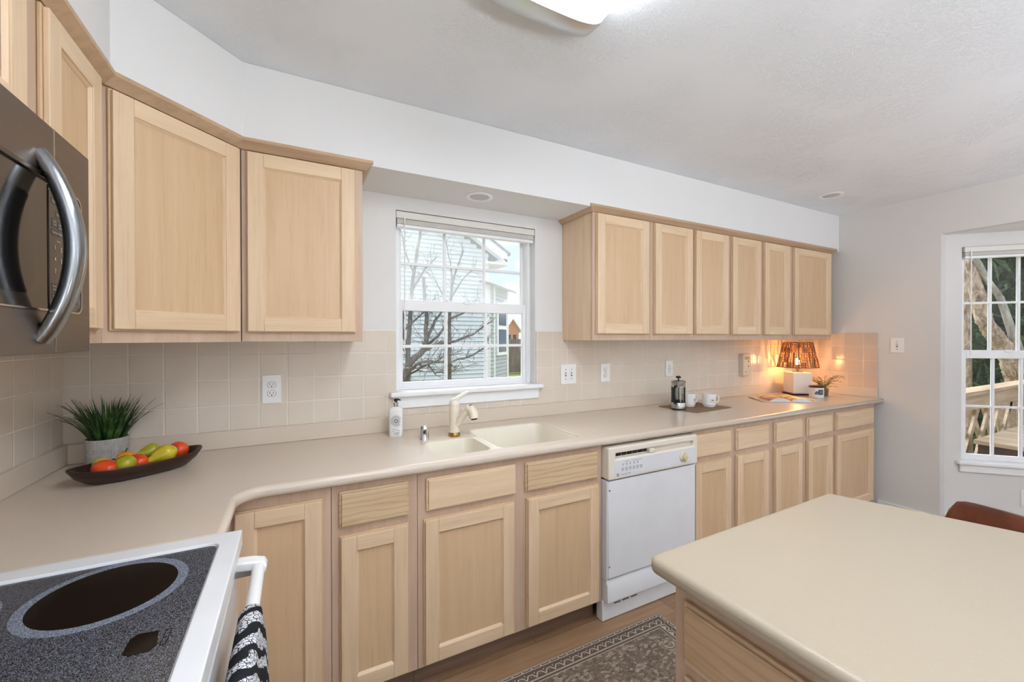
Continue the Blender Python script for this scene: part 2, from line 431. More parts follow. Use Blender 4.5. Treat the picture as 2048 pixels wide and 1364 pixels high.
# tiled backsplash: 8 mm layer on the walls
T0, T1 = .985, 1.4347
sbox('wall_tile_back', 'tile_back', (.008, WX0-.002, -.008, 0, T0, T1), (WX1+.003, W-.008, -.008, 0, T0, T1), (WX0-.002, WX1+.003, -.008, 0, T0, 1.06))
sbox('wall_tile_left', 'tile_side', (0, .008, -1.80, 0, T0-.1, T1))
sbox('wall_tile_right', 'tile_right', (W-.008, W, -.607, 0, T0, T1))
sbox('baseboard_right', 'trim', (W-.014, W, -.97, -.612, 0, .09))
mb = MB(); mb.box(0, BL, -.014, 0, 0, .09); structure(mb.build('baseboard_bay', 'trim', loc=(BX, BY, 0), rz=-PI/4, smooth=0))

# ------------------------------------------------------------------ windows
def window(name, x0, x1, z0, z1, yf, meet, loc=(0, 0, 0), rz=0, foggy=False, upper_glass='glass', sill=(.03, .045, .065)):
    r = bpy.data.objects.new(name, None); COL.objects.link(r); r.location = loc; r.rotation_euler = (0, 0, rz); structure(r)
    fw = .03
    mb = MB(); y0, y1 = yf, yf+.07
    mb.box(x0, x0+fw, y0, y1, z0, z1); mb.box(x1-fw, x1, y0, y1, z0, z1); mb.box(x0+fw, x1-fw, y0, y1, z1-fw, z1); mb.box(x0+fw, x1-fw, y0, y1, z0, z0+.014)
    mb.build('window_frame', 'trim', r, bevel=.002)
    a, b = x0+.018, x1-.018
    def sash(nm, za, zb, ya, yb, st, rt, rb, pane):
        q = MB(); q.box(a, a+st, ya, yb, za, zb); q.box(b-st, b, ya, yb, za, zb); q.box(a+st, b-st, ya, yb, zb-rt, zb); q.box(a+st, b-st, ya, yb, za, za+rb)
        o = q.build(nm, 'trim', r, bevel=.003)
        ym = (ya+yb)/2; gx0, gx1, gz0, gz1 = a+st, b-st, za+rb, zb-rt
        q = MB()
        for i in (1, 2): xm = gx0+(gx1-gx0)*i/3; q.box(xm-.008, xm+.008, ym-.009, ym+.009, gz0, gz1)
        zm = (gz0+gz1)/2; q.box(gx0, gx1, ym-.0085, ym+.0085, zm-.008, zm+.008)
        q.build('muntin_grid', 'trim', o, bevel=.002)
        q = MB(); q.box(gx0-.004, gx1+.004, ym-.002, ym+.002, gz0-.004, gz1+.004); q.build('pane', pane, o, smooth=0)
        return o
    sash('upper_sash', meet-.028, z1-.025, yf+.040, yf+.064, .030, .030, .030, upper_glass)
    sash('lower_sash', z0+.006, meet, yf+.010, yf+.036, .032, .058, .034, 'glass')
    q = MB(); q.box((a+b)/2-.02, (a+b)/2+.02, yf+.002, yf+.010, meet-.012, meet+.006); q.build('sash_lock', 'trim', r, bevel=.002)
    ov, pr, ap = sill
    q = MB(); q.box(x0-.001, x1+.001, 0, yf+.02, z0-.026, z0); q.box(x0-ov, x1+ov, -pr, 0, z0-.026, z0); q.build('window_sill', 'trim', r, bevel=.007, seg=3)
    q = MB(); q.box(x0-ov*.5, x1+ov*.5, -.018, -.0085, z0-.026-ap, z0-.0265); q.build('window_apron', 'trim', r, bevel=.004)
    return r
window('window_1', WX0, WX1, WZ0, WZ1, .058, 1.600, upper_glass='fog_glass', sill=(.037, .046, .062))
window('window_2', B0, B1, BZ0, BZ1, .03, 1.30, (BX, BY, 0), -PI/4, sill=(.03, .04, .055))
window('window_3', 1.72, 3.15, .5, 2.05, .03, 1.30, (cx, 0, 0), -PI/2)
# sliding glass door behind the camera
r = structure(bpy.data.objects.new('door_1', None)); COL.objects.link(r)
mb = MB()
for b in ((1.0, 1.05), (2.47, 2.53), (3.95, 4.0)): mb.box(b[0], b[1], -5.16, -5.11, 0, 2.1)
mb.box(1.05, 3.95, -5.16, -5.11, 2.04, 2.1); mb.box(1.05, 3.95, -5.16, -5.11, 0, .08); mb.build('door_frame', 'trim', r, bevel=.003)
mb = MB(); mb.box(1.05, 3.95, -5.138, -5.134, .08, 2.04); mb.build('pane', 'glass', r, smooth=0)

# ------------------------------------------------------------------ cabinets
def add_door(parent, x0, x1, z0, z1, yf, name='door', st=.058):
    """framed flat-panel door, back on y=yf, front towards -y; vertical grain on stiles and panel, horizontal on rails"""
    mb = MB(); e = .005; A, B_, F = yf-.0085, yf, yf-.020
    mb.mat(2).box(x0, x1, A, B_-.0005, z0, z1); mb.mat(0)
    mb.box(x0+e, x0+st, F, A, z0+e, z1-e); mb.box(x1-st, x1-e, F, A, z0+e, z1-e)
    mb.mat(1); mb.box(x0+st, x1-st, F, A, z1-st, z1-e); mb.box(x0+st, x1-st, F, A, z0+e, z0+st)
    # bead around the panel
    i0, j0, i1, j1 = x0+st, x1-st, z0+st, z1-st; c = .007; yb = F+.004
    for k, pts in enumerate((
        [(i0, yb, i1), (i0+c, A-.0005, i1+c), (i0+c, A-.0005, j1-c), (i0, yb, j1)], [(j0, yb, i1), (j0, yb, j1), (j0-c, A-.0005, j1-c), (j0-c, A-.0005, i1+c)],
        [(i0, yb, i1), (j0, yb, i1), (j0-c, A-.0005, i1+c), (i0+c, A-.0005, i1+c)], [(i0, yb, j1), (i0+c, A-.0005, j1-c), (j0-c, A-.0005, j1-c), (j0, yb, j1)])):
        mb.mat(0 if k < 2 else 1).face(pts)
    return mb.build(name, ['wood_v', 'wood_h', 'wood_panel'], parent, bevel=.0022, seg=2, smooth=0)
def add_drawer(parent, x0, x1, z0, z1, yf, mat='wood_h', name='drawer'):
    mb = MB(); mb.box(x0, x1, yf-.012, yf-.0005, z0, z1); mb.box(x0+.007, x1-.007, yf-.020, yf-.012, z0+.007, z1-.007)
    return mb.build(name, mat, parent, bevel=.003, seg=2, smooth=0)
def cabinet(name, label, loc, rz, w, z0, z1, d, fronts, group=None, toe=False, lside=None):
    t = thing(name, label, 'cabinet', loc, rz, group); g = .0008
    mb = MB(); yb = -d+.0195; th = .016
    mb.box(g, g+th, yb, -.002, z0, z1); mb.box(w-g-th, w-g, yb, -.002, z0, z1); mb.box(g+th, w-g-th, yb, -.002, z0, z0+th); mb.box(g+th, w-g-th, -.010, -.002, z0+th, z1)
    if not toe: mb.box(g+th, w-g-th, yb, -.010, z1-th, z1)
    mb.mat(1); mb.box(g, w-g, -d, -d+.019, z0, z1)
    mb.build('cabinet_body', ['wood_v', 'frame_v'], t, bevel=.001, seg=1, smooth=0)
    for f in fronts:
        if f[0] == 'door': add_door(t, f[1], f[2], f[3], f[4], -d)
        else: add_drawer(t, f[1], f[2], f[3], f[4], -d, f[5] if len(f) > 5 else 'wood_h', 'drawer' if f[0] == 'drawer' else 'drawer_front')
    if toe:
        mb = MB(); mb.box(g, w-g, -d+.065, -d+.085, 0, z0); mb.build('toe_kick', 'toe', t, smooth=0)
    return t
UZ0, UZ1, DZ0, DZ1 = 1.378, 2.132, 1.4134, 2.1128
def upper(name, label, x0, x1, doors, group=None):
    return cabinet(name, label, (x0, 0, 0), 0, x1-x0, UZ0, UZ1, .305, [('door', a-x0, b-x0, DZ0, DZ1) for a, b in doors], group)
upper('wall_cabinet', 'single-door oak wall cabinet left of the sink window', .612, 1.056, [(.629, 1.026)])
upper('wall_cabinet', 'single-door oak wall cabinet with exposed end panel right of the sink window', 2.305, 2.757, [(2.325, 2.734)])
upper('wall_cabinet', 'double-door oak wall cabinet above the coffee press, two tall narrow doors', 2.757, 3.512, [(2.780, 3.127), (3.152, 3.493)])
upper('wall_cabinet', 'double-door oak wall cabinet left of the one above the table lamp', 3.512, 4.268, [(3.532, 3.863), (3.909, 4.238)])
upper('wall_cabinet', 'single-door oak wall cabinet above the wicker table lamp, next to the gray wall', 4.268, 4.872, [(4.297, 4.848)])
# left wall units face +X
cabinet('wall_cabinet', 'narrow oak wall cabinet between the microwave and the corner cabinet', (0, -.992, 0), PI/2, .380, UZ0, UZ1, .305, [('door', .048, .335, DZ0, DZ1)])
cabinet('wall_cabinet', 'short oak wall cabinet above the microwave oven', (0, -1.754, 0), PI/2, .760, 1.778, UZ1, .305, [('door', .022, .365, 1.806, DZ1), ('door', .385, .735, 1.806, DZ1)])
# diagonal corner unit
t = thing('corner_wall_cabinet', 'oak corner wall cabinet with a diagonal door', 'cabinet', (.305, -.611, 0), PI/4)
mb = MB(); q = math.sqrt(.5)
poly = [(.002, -.002), (.002, -.610), (.305, -.610), (.610, -.305), (.610, -.002)]
mb.prism([((x-.305)*q+(y+.611)*q, -(x-.305)*q+(y+.611)*q) for x, y in poly], UZ0, UZ1); mb.build('cabinet_body', 'frame_v', t, smooth=0)
add_door(t, .014, .418, DZ0, DZ1, 0)
# crown strip along the top of the wall cabinets
def sweep(name, path, prof, mat):
    P = [Vector(p) for p in path]; n = len(P); loops = []
    for i in range(n):
        d0 = (P[i]-P[i-1]).normalized() if i else None; d1 = (P[i+1]-P[i]).normalized() if i < n-1 else None
        n0 = Vector((d0.y, -d0.x)) if d0 else None; n1 = Vector((d1.y, -d1.x)) if d1 else None
        if n0 is None: m = n1
        elif n1 is None: m = n0
        else: m = (n0+n1)/(1+n0.dot(n1))
        loops.append([(P[i].x+m.x*o, P[i].y+m.y*o, z) for o, z in prof])
    mb = MB(); mb.loft(loops); return structure(mb.build(name, mat, smooth=25))
CROWN = [(0, 2.1155), (.010, 2.1155), (.014, 2.120), (.037, 2.141), (.037, 2.153), (.0005, 2.153)]
sweep('trim_1', [(.305, -2.9), (.305, -.611), (.610, -.305), (1.058, -.305), (1.058, -.002)], CROWN, 'crown')
sweep('trim_2', [(2.303, -.002), (2.303, -.305), (4.874, -.305), (4.874, -.002)], [(0, 2.1155), (.008, 2.1155), (.012, 2.119), (.034, 2.137), (.034, 2.151), (.0005, 2.151)], 'crown')

# base units
BZ, BT = .105, ZT-.0385
ZD, ZB, ZR = .8457, .7165, .687
def base(name, label, x0, x1, fronts, group=None):
    return cabinet(name, label, (x0, 0, 0), 0, x1-x0, BZ, BT, .61, fronts, group, True)
def pair(x0, a, b, kind='drawer', m='wood_h', da=0, db=0): return [(kind, a-x0, b-x0, ZB, ZD, m), ('door', a-da-x0, b+db-x0, .117, ZR)]
base('base_cabinet', 'narrow oak base cabinet with heavily grained drawer, left of the sink cabinet', .905, 1.2125, pair(.905, .930, 1.176, m='wood_fig'))
base('sink_base_cabinet', 'wide oak sink cabinet with two false drawer fronts, left of the dishwasher', 1.2125, 2.118,
     pair(1.2125, 1.2436, 1.638, 'front', 'wood_h', .010, -.006)+pair(1.2125, 1.686, 2.086, 'front', 'wood_fig', -.006, .007))
base('base_cabinet', 'two-drawer oak base cabinet directly right of the dishwasher', 2.755, 3.512, pair(2.755, 2.769, 3.086)+pair(2.755, 3.138, 3.457))
base('base_cabinet', 'middle two-drawer oak base cabinet, second along from the dishwasher', 3.512, 4.262, pair(3.512, 3.525, 3.835)+pair(3.512, 3.901, 4.219))
base('base_cabinet', 'wide single-door oak base cabinet at the end beside the gray wall', 4.262, 4.872, pair(4.262, 4.274, 4.831))
t = thing('corner_base_cabinet', 'oak corner base cabinet with a full-height door beside the stove', 'cabinet', (0, 0, 0))
mb = MB(); mb.prism([(.002, -.002), (.002, -.972), (.61, -.972), (.61, -.6095), (.9042, -.6095), (.9042, -.002)], BZ, BT); mb.build('cabinet_body', 'frame_v', t, smooth=0)
add_door(t, .6165, .878, .117, .833, -.6095)
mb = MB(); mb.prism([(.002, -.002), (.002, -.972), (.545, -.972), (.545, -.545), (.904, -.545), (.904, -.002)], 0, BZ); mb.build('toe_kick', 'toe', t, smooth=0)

# ------------------------------------------------------------------ worktop with sink
t = thing('countertop', 'long beige L-shaped countertop with rounded front edge', 'countertop', (0, 0, 0))
arc = [(.635+.075-.075*math.sin(a), -.645-.075+.075*math.cos(a)) for a in [PI/2*i/8 for i in range(8, -1, -1)]]
poly = [(.002, -.002), (.002, -.974), (.635, -.974)] + arc + [(W-.002, -.645), (W-.002, -.002)]
mb = MB(); mb.prism(poly, ZT-.038, ZT); slab = mb.build('worktop', 'counter', t, smooth=0)
BOWLS = ((1.310, 1.556, -.572, -.305), (1.590, 2.030, -.572, -.160))
S1, S2 = [rrect(*b_, .045) for b_ in BOWLS]
mb = MB(); mb.prism(S1, .7, 1.1); cut = mb.build('cutter', 'counter', smooth=0); bool_diff(slab, cut)
mb = MB(); mb.prism(S2, .7, 1.1); cut = mb.build('cutter', 'counter', smooth=0); bool_diff(slab, cut)
mb = MB(); mb.box(1.520, 1.626, -.5719, -.3051, .7, 1.1); cut = mb.build('cutter', 'counter', smooth=0); bool_diff(slab, cut)
me = slab.data; at_ = me.attributes.new('bevel_weight_edge', 'FLOAT', 'EDGE')
bm = bmesh.new(); bm.from_mesh(me); bm.edges.ensure_lookup_table()
for i, e in enumerate(bm.edges):
    m_ = (e.verts[0].co+e.verts[1].co)/2; hole = 1.29 < m_.x < 2.05 and -.60 < m_.y < -.14
    sharp = len(e.link_faces) == 2 and e.calc_face_angle(0) > 1.0 and abs(e.verts[0].co.z-e.verts[1].co.z) < .001
    at_.data[i].value = 0 if not sharp else (.28 if hole else 1.0)
bm.free()
b = slab.modifiers.new('bevel', 'BEVEL'); b.width = .015; b.segments = 5; b.limit_method = 'WEIGHT'; b.use_clamp_overlap = False
for p in slab.data.polygons: p.use_smooth = True
slab.data.set_sharp_from_angle(angle=math.radians(35))
for nm, bx in (('backsplash_lip', (.024, W-.024, -.024, -.0085, ZT+.0003, T0+.002)), ('backsplash_lip', (.0085, .024, -.974, -.0085, ZT+.0003, T0+.002)), ('backsplash_lip', (W-.024, W-.0085, -.607, -.0085, ZT+.0003, T0+.002))):
    mb = MB(); mb.box(*bx); mb.build(nm, 'counter', t, bevel=.002)
t = thing('kitchen_sink', 'cream double-bowl sink set into the countertop below the window', 'sink', (0, 0, 0))
for bx in BOWLS:
    mb = MB(); dp = .13 if bx[1] < 1.57 else .19
    def lp(o, z, r): return [(x, y, z) for x, y in rrect(bx[0]-o, bx[1]+o, bx[2]-o, bx[3]+o, r)]
    mb.loft([lp(-.0007, ZT-.0055, .045), lp(-.0035, ZT-.0045, .045), lp(-.0055, ZT-.009, .045), lp(-.012, ZT-dp+.03, .05), lp(-.022, ZT-dp+.008, .05), lp(-.045, ZT-dp, .04), lp(-.045, ZT-dp-.012, .04), lp(-.006, ZT-dp-.008, .05), lp(-.0007, ZT-.06, .046)], True, False, False)
    mb.bm.faces.new([mb.bm.verts.new(p) for p in lp(-.045, ZT-dp, .04)])
    o = mb.build('sink_bowl', 'sink', t, smooth=50)
    mb = MB(); c = ((bx[0]+bx[1])/2, (bx[2]+bx[3])/2, ZT-dp); mb.lathe([(.001, .002), (.030, .002), (.038, .004), (.042, .001)], 24, c); mb.build('drain', 'steel', o)
mb = MB(); mb.box(1.5205, 1.6255, -.5714, -.3056, ZT-.030, ZT-.004); dv = mb.build('sink_divider', 'sink', t, smooth=0)
for s_ in (S1, S2): mb = MB(); mb.prism(s_, .7, 1.1); cut = mb.build('cutter', 'sink', smooth=0); bool_diff(dv, cut)
b = dv.modifiers.new('bevel', 'BEVEL'); b.width = .005; b.segments = 3; b.limit_method = 'ANGLE'; b.angle_limit = math.radians(60)

# ------------------------------------------------------------------ window blinds
def blind(label, x0, x1, z1, y, loc, rz, bands, wand, cord):
    t = thing('window_blind', label, 'blind', loc, rz)
    mb = MB(); mb.box(x0+.006, x1-.006, y+.006, y+.040, z1-.036, z1-.004); mb.build('headrail', 'blind', t, bevel=.002)
    mb = MB(); mb.box(x0+.003, x1-.003, y-.002, y+.003, z1-.040, z1-.004); mb.build('valance', 'blind', t, bevel=.0015)
    mb = MB(); z = z1-.042
    for k in range(bands): mb.box(x0+.008, x1-.008, y+.001, y+.044, z-.0032, z-.0008); z -= .0036
    mb.build('slat_stack', 'blind', t, smooth=0)
    mb = MB(); mb.box(x0+.008, x1-.008, y+.003, y+.042, z-.018, z-.001); mb.build('bottom_rail', 'trim', t, bevel=.003)
    if wand: mb = MB(); mb.tube([(wand[0], y-.006, z1-.03), (wand[0], y-.006, wand[1])], .0035, 8); mb.build('wand', 'white_plastic', t)
    if cord:
        mb = MB(); mb.tube([(cord[0], y+.004, z1-.03), (cord[0], y+.004, cord[1]+.03)], .0014, 6); mb.tube([(cord[0]+.006, y+.004, z1-.03), (cord[0]+.004, y+.004, cord[1]+.03)], .0014, 6)
        mb.lathe([(.002, .03), (.006, .012), (.005, 0), (.001, 0)], 10, (cord[0], y+.004, cord[1])); mb.build('pull_cord', 'white_plastic', t)
    return t
M['blind'] = simple('off_white_blind', (226, 222, 214), .45, var=.01)
blind('raised white slat blind at the top of the sink window', WX0, WX1, WZ1, .004, (0, 0, 0), 0, 7, (WX0+.045, 1.36), (WX1-.045, WZ0+.004))
blind('raised slat blind on the bay window beside the deck view', B0, B1, BZ1, -.022, (BX, BY, 0), -PI/4, 7, (B0+.036, 1.26), None)

# ------------------------------------------------------------------ dishwasher
DX0, DX1 = 2.124, 2.749
t = thing('dishwasher', 'white front-loading dishwasher with almond control strip', 'dishwasher', (DX0, 0, 0)); w = DX1-DX0
mb = MB(); mb.box(.012, w-.012, -.585, -.03, .04, .868); mb.build('tub_body', 'dark', t, smooth=0)
mb = MB(); mb.box(0, w, -.658, -.585, .706, .862); cp = mb.build('control_panel', 'almond', t, smooth=0)
mb = MB(); mb.box(.045, w-.03, -.70, -.632, .806, .832); cut = mb.build('cutter', 'almond', smooth=0); bool_diff(cp, cut)
b = cp.modifiers.new('bevel', 'BEVEL'); b.width = .007; b.segments = 3; b.limit_method = 'ANGLE'
mb = MB(); mb.box(.036, w-.022, -.6595, -.6575, .716, .797); mb.build('control_overlay', 'gray_panel', t, bevel=.0008)
mb = MB()
for i in range(6): mb.box(.065+i*.036, .098+i*.036, -.6335, -.6315, .811, .828)
mb.build('vent_slot', 'gap', t, smooth=0)
mb = MB(); mb.box(.268, .300, -.660, -.628, .808, .830); mb.build('latch_handle', 'almond', t, bevel=.004)
def flat(y): return lambda x, z: Vector((x, y, z))
mb = MB()
for i in range(5): mb.box(.085+i*.024, .088+i*.024, -.6605, -.6595, .770, .779)
mb.box(.098, .124, -.6605, -.6595, .787, .788); mb.box(.150, .208, -.6605, -.6595, .787, .788)
for i in range(6):
    for j in range(3): mb.box(.078+i*.024+.002*(j == 2), .094+i*.024-.003*(j == 2), -.6605, -.6595, .756-j*.006, .7575-j*.006)
mb.build('panel_print', 'gray_ink', t, smooth=0)
mb = MB(); n = 20
for ra, rb in ((.0078, .0058), (.0045, .0026)):
    for i in range(n):
        a0, a1 = 2*PI*i/n, 2*PI*(i+1)/n
        mb.face([(.054+rr*math.cos(a), -.6602, .728+rr*math.sin(a)) for rr, a in ((ra, a0), (ra, a1), (rb, a1), (rb, a0))])
mb.build('round_emblem', 'gray_ink', t, smooth=0)
letters([('Potscrubber 900', .0095, .072, .7245, 'LEFT')], 'gray_ink', t, 'lettering', flat(-.6602))
M['knob'] = simple('yellowed_knob', (214, 200, 150), .4, var=.02)
kn = MB(); c = (.510, -.6595, .756)
kn.lathe([(.027, 0), (.027, .004), (.024, .006)], 28, (0, 0, 0)); kn.mat(1)
kn.loft([[(x*s, y*s, z) for x, y in [(.0, .025), (.010, .012), (.0135, 0), (.010, -.012), (0, -.025), (-.010, -.012), (-.0135, 0), (-.010, .012)]] for s, z in ((1, .005), (1, .018), (.6, .024))])
kn.xf(Matrix.Translation(c) @ Matrix.Rotation(PI/2, 4, 'X')); kn.build('timer_knob', ['cream_plastic', 'knob'], t, bevel=.001)
mb = MB(); mb.box(.006, w-.006, -.648, -.6, .225, .698); mb.build('door_panel', 'white_app', t, bevel=.004)
for xa in (0, w-.006): mb = MB(); mb.box(xa, xa+.006, -.642, -.6, .215, .700); mb.build('door_edge', 'gray_panel', t, smooth=0)
for z in (.655, .285):
    mb = MB(); mb.lathe([(.0045, 0), (.0045, .002), (.001, .003)], 10); mb.xf(Matrix.Translation((.012, -.648, z)) @ Matrix.Rotation(PI/2, 4, 'X')); mb.build('screw', 'steel', t)
mb = MB(); mb.loft([[(x, y, z) for y, z in [(-.645, .105), (-.645, .190), (-.630, .212), (-.585, .212), (-.585, .105)]] for x in (.004, w-.004)]); mb.build('lower_access_panel', 'white_app', t, bevel=.003)
mb = MB(); mb.box(-.004, w-.006, -.615, -.57, .004, .103); kp = mb.build('kick_plate', 'white_app', t, bevel=.002)
mb = MB()
for i in range(3): mb.box(.07+i*.055, .112+i*.055, -.6165, -.6145, .072, .078)
mb.build('vent_slot', 'gray_ink', kp, smooth=0)

# ------------------------------------------------------------------ electric range (front faces +X: local -y)
RW = .760
t = thing('electric_range', 'white electric range with speckled black ceramic cooktop', 'stove', (.002, -1.741, 0), PI/2)
mb = MB(); mb.box(.004, RW-.004, -.622, -.02, .02, .876); mb.build('range_body', 'white_app', t, bevel=.003)
mb = MB(); mb.box(0, RW, -.674, -.002, .878, ZT+.006); top = mb.build('cooktop_frame', 'white_app', t, smooth=0)
GX0, GX1, GY0, GY1 = .050, RW-.050, -.634, -.070
mb = MB(); mb.prism(rrect(GX0, GX1, GY0, GY1, .022), ZT-.0005, 1.0); cut = mb.build('cutter', 'white_app', smooth=0); bool_diff(top, cut)
b = top.modifiers.new('bevel', 'BEVEL'); b.width = .006; b.segments = 4; b.limit_method = 'ANGLE'; b.angle_limit = math.radians(50)
mb = MB(); mb.prism(rrect(GX0+.0025, GX1-.0025, GY0+.0025, GY1-.0025, .020), ZT-.0004, ZT+.0012); gl = mb.build('ceramic_glass', 'cooktop', t, smooth=0)
def disc(x, y, r0, r1, z, mat, nm):
    mb = MB(); n = 56
    if r0: mb.loft([[(x+r*math.cos(2*PI*i/n), y+r*math.sin(2*PI*i/n), zz) for i in range(n)] for r, zz in ((r1, z-.0008), (r1, z), (r0, z), (r0, z-.0008))], True, False, False)
    else: mb.lathe([(r1, -.0006), (r1, .0002), (.001, .0002)], n, (x, y, z))
    return mb.build(nm, mat, gl, smooth=0)
# local (x, y): world X = -y + .002, world Y = x - 1.741
for X, Y, r in ((.478, -1.158, .104), (.235, -1.160, .082), (.478, -1.535, .082), (.235, -1.535, .104)):
    disc(Y+1.741, -(X-.002), r, r+.017, ZT+.0018, 'burner_ring', 'burner_ring'); disc(Y+1.741, -(X-.002), 0, r, ZT+.0016, 'burner', 'burner_zone')
def lxy(X, Y): return (Y+1.741, -(X-.002))
mb = MB(); mb.prism([lxy(*p) for p in ((.559, -1.376), (.559, -1.340), (.566, -1.331), (.594, -1.335), (.600, -1.374), (.594, -1.386), (.568, -1.384))], ZT+.001, ZT+.0018); mb.build('hot_surface_window', 'burner', gl, smooth=0)
mb = MB()
for x, y, X, Y in ((.604, -1.378, .6052, -1.338), (.611, -1.378, .6122, -1.338), (.604, -1.378, .6122, -1.3768), (.604, -1.3592, .6122, -1.358), (.604, -1.3392, .6122, -1.338)):
    a, b_ = lxy(x, y), lxy(X, Y); mb.box(min(a[0], b_[0]), max(a[0], b_[0]), min(a[1], b_[1]), max(a[1], b_[1]), ZT+.001, ZT+.0018)
mb.build('cooktop_mark', 'burner', gl, smooth=0)
mb = MB(); mb.box(.006, RW-.006, -.655, -.60, .836, .878); mb.build('vent_trim', 'white_app', t, bevel=.004)
mb = MB()
for k in range(3): mb.box(.03, RW-.03, -.6562, -.654, .843+k*.010, .8465+k*.010)
mb.build('vent_slot', 'gray_ink', t, smooth=0)
mb = MB(); mb.box(.006, RW-.006, -.664, -.625, .235, .830); od = mb.build('oven_door', 'white_app', t, bevel=.006)
mb = MB(); mb.box(.14, RW-.14, -.6655, -.664, .40, .70); mb.build('oven_window', 'black_glass', od, bevel=.001)
mb = MB(); mb.box(.006, RW-.006, -.660, -.625, .045, .222); mb.build('storage_drawer', 'white_app', t, bevel=.006)
hz = .842
mb = MB(); mb.tube([(.055, -.712, hz), (RW-.055, -.712, hz)], .0135, 16); hd = mb.build('oven_handle', 'white_plastic', t)
for x0, x1 in ((.030, .066), (RW-.066, RW-.030)):
    mb = MB(); mb.loft([[(x, y, z) for y, z in [(-.655, hz+.022), (-.700, hz+.018), (-.724, hz+.012), (-.730, hz), (-.726, hz-.014), (-.700, hz-.016), (-.700, hz-.004), (-.655, hz+.002)]] for x in (x0, x1)])
    mb.build('handle_bracket', 'white_plastic', hd, bevel=.004, seg=3)
    mb = MB(); mb.box(x0+.006, x1-.006, -.700, -.664, hz-.016, hz-.002); mb.build('bracket_clip', 'steel', hd, smooth=0)
mb = MB(); mb.box(0, RW, -.066, -.01, ZT+.0065, 1.06); bg = mb.build('backguard', 'white_app', t, bevel=.008)

# patterned tea towel folded over the oven handle
def towel_mat():
    k = NM('black_white_leaf_towel', (225, 225, 228), .9, spec=.1)
    wv = k.n('ShaderNodeTexWave', bands_direction='DIAGONAL'); k.l(k.coord((1, .6, 1.0)), wv.inputs['Vector'])
    wv.inputs['Scale'].default_value = 11; wv.inputs['Distortion'].default_value = 3.2; wv.inputs['Detail'].default_value = 1; wv.inputs['Detail Scale'].default_value = 2.4
    band = k.maprange(wv.outputs['Fac'], .40, .44, 0, 1)
    v = k.n('ShaderNodeTexVoronoi', feature='DISTANCE_TO_EDGE'); v.inputs['Scale'].default_value = 165; k.l(k.coord((1, .7, .7)), v.inputs['Vector'])
    ln = k.maprange(v.outputs['Distance'], .05, .10, 0, 1)
    f = k.math('MULTIPLY', band, ln); nz = k.noise(k.coord(), 260, 2)
    k.color(k.mix(f, (38, 38, 42), k.ramp(nz, [(.3, (198, 199, 204)), (.7, (236, 236, 240))])))
    k.bump(nz, .3, .001); return k.m
M['towel'] = towel_mat()
def make_towel():
    prof = []; R = .0165
    zb, zf = .50, .40
    for i in range(9): prof.append((-.694+.004*math.sin(i*.9), zb+(hz-zb)*i/8))
    for i in range(1, 12):
        a = PI-PI*i/12; prof.append((-.712-R*math.cos(a), hz+R*math.sin(a)))
    prof[-11:] = [(-.712+R*math.cos(PI*i/12), hz+R*math.sin(PI*i/12)) for i in range(1, 12)]
    prof[:9] = [(-.712+R+.003*math.sin(i*.9), zb+(hz-zb)*i/8) for i in range(9)]
    for i in range(12): prof.append((-.712-R-.010*(i/11)**.7-.004*math.sin(i*.7), hz-(hz-zf)*i/11))
    return prof
prof = make_towel(); X0, X1 = .16, .51; nx = 26; loops = []
mb = MB(); grid = []
for j in range(nx+1):
    u = j/nx; x = X0+(X1-X0)*u; row = []
    for i, (y, z) in enumerate(prof):
        dz = max(0, hz-z); wob = .010*dz/.4*math.sin(u*19)+.004*math.sin(u*9+1)*min(1, dz*9)
        yy = y-(wob+.004*min(1, dz*10)) if y < -.712 else y
        row.append(mb.bm.verts.new((x+.006*math.sin(z*17)*min(1, dz*5), yy, z)))
    grid.append(row)
for a, b in zip(grid, grid[1:]):
    for i in range(len(prof)-1): mb.bm.faces.new((a[i], a[i+1], b[i+1], b[i]))
tw = mb.build('tea_towel', 'towel', smooth=60, loc=(.002, -1.741, 0), rz=PI/2)
sm = tw.modifiers.new('thickness', 'SOLIDIFY'); sm.thickness = .0025; sm.offset = 1
tag(tw, 'black and white patterned tea towel hanging over the oven handle', 'towel')

# ------------------------------------------------------------------ over-range microwave (front faces +X)
t = thing('microwave_oven', 'dark stainless over-the-range microwave with curved handle', 'microwave', (.002, -1.754, 0), PI/2)
MW, MZ0, MZ1, MF = .760, 1.364, 1.775, .402
sx = .613       # gap between the door and the control side
mb = MB(); mb.box(.002, MW-.002, -MF+.030, -.004, MZ0, MZ1-.001); mb.build('microwave_body', 'black_steel', t, bevel=.003)
PX1, PZ0, PZ1 = .713, 1.441, 1.672
def face_panel(x0, x1, hx0, hx1, nm):
    mb = MB(); mb.box(x0, x1, -MF, -MF+.029, MZ0, MZ1-.001); o = mb.build(nm, 'black_steel', t, smooth=0)
    q = MB(); q.prism(rrect(hx0, hx1, PZ0, PZ1, .018), MF-.006, 1); q.xf(Matrix.Rotation(PI/2, 4, 'X')); c = q.build('cutter', 'black_steel', smooth=0); bool_diff(o, c)
    b = o.modifiers.new('bevel', 'BEVEL'); b.width = .0018; b.segments = 2; b.limit_method = 'ANGLE'; return o
md = face_panel(.002, sx-.0012, .06, sx+.3, 'door'); mc = face_panel(sx+.0012, MW-.002, .3, PX1, 'control_side')
for za, zb in ((MZ0+.001, PZ0-.002), (PZ1+.002, MZ1-.002)): mb = MB(); mb.box(sx-.0011, sx+.0011, -MF-.0008, -MF+.02, za, zb); mb.build('door_gap_edge', 'ring_edge', t, smooth=0)
mb = MB(); mb.box(.061, .588, -MF+.0005, -MF+.0055, PZ0+.001, PZ1-.001); dg = mb.build('door_glass', 'brown_glass', md, smooth=0)
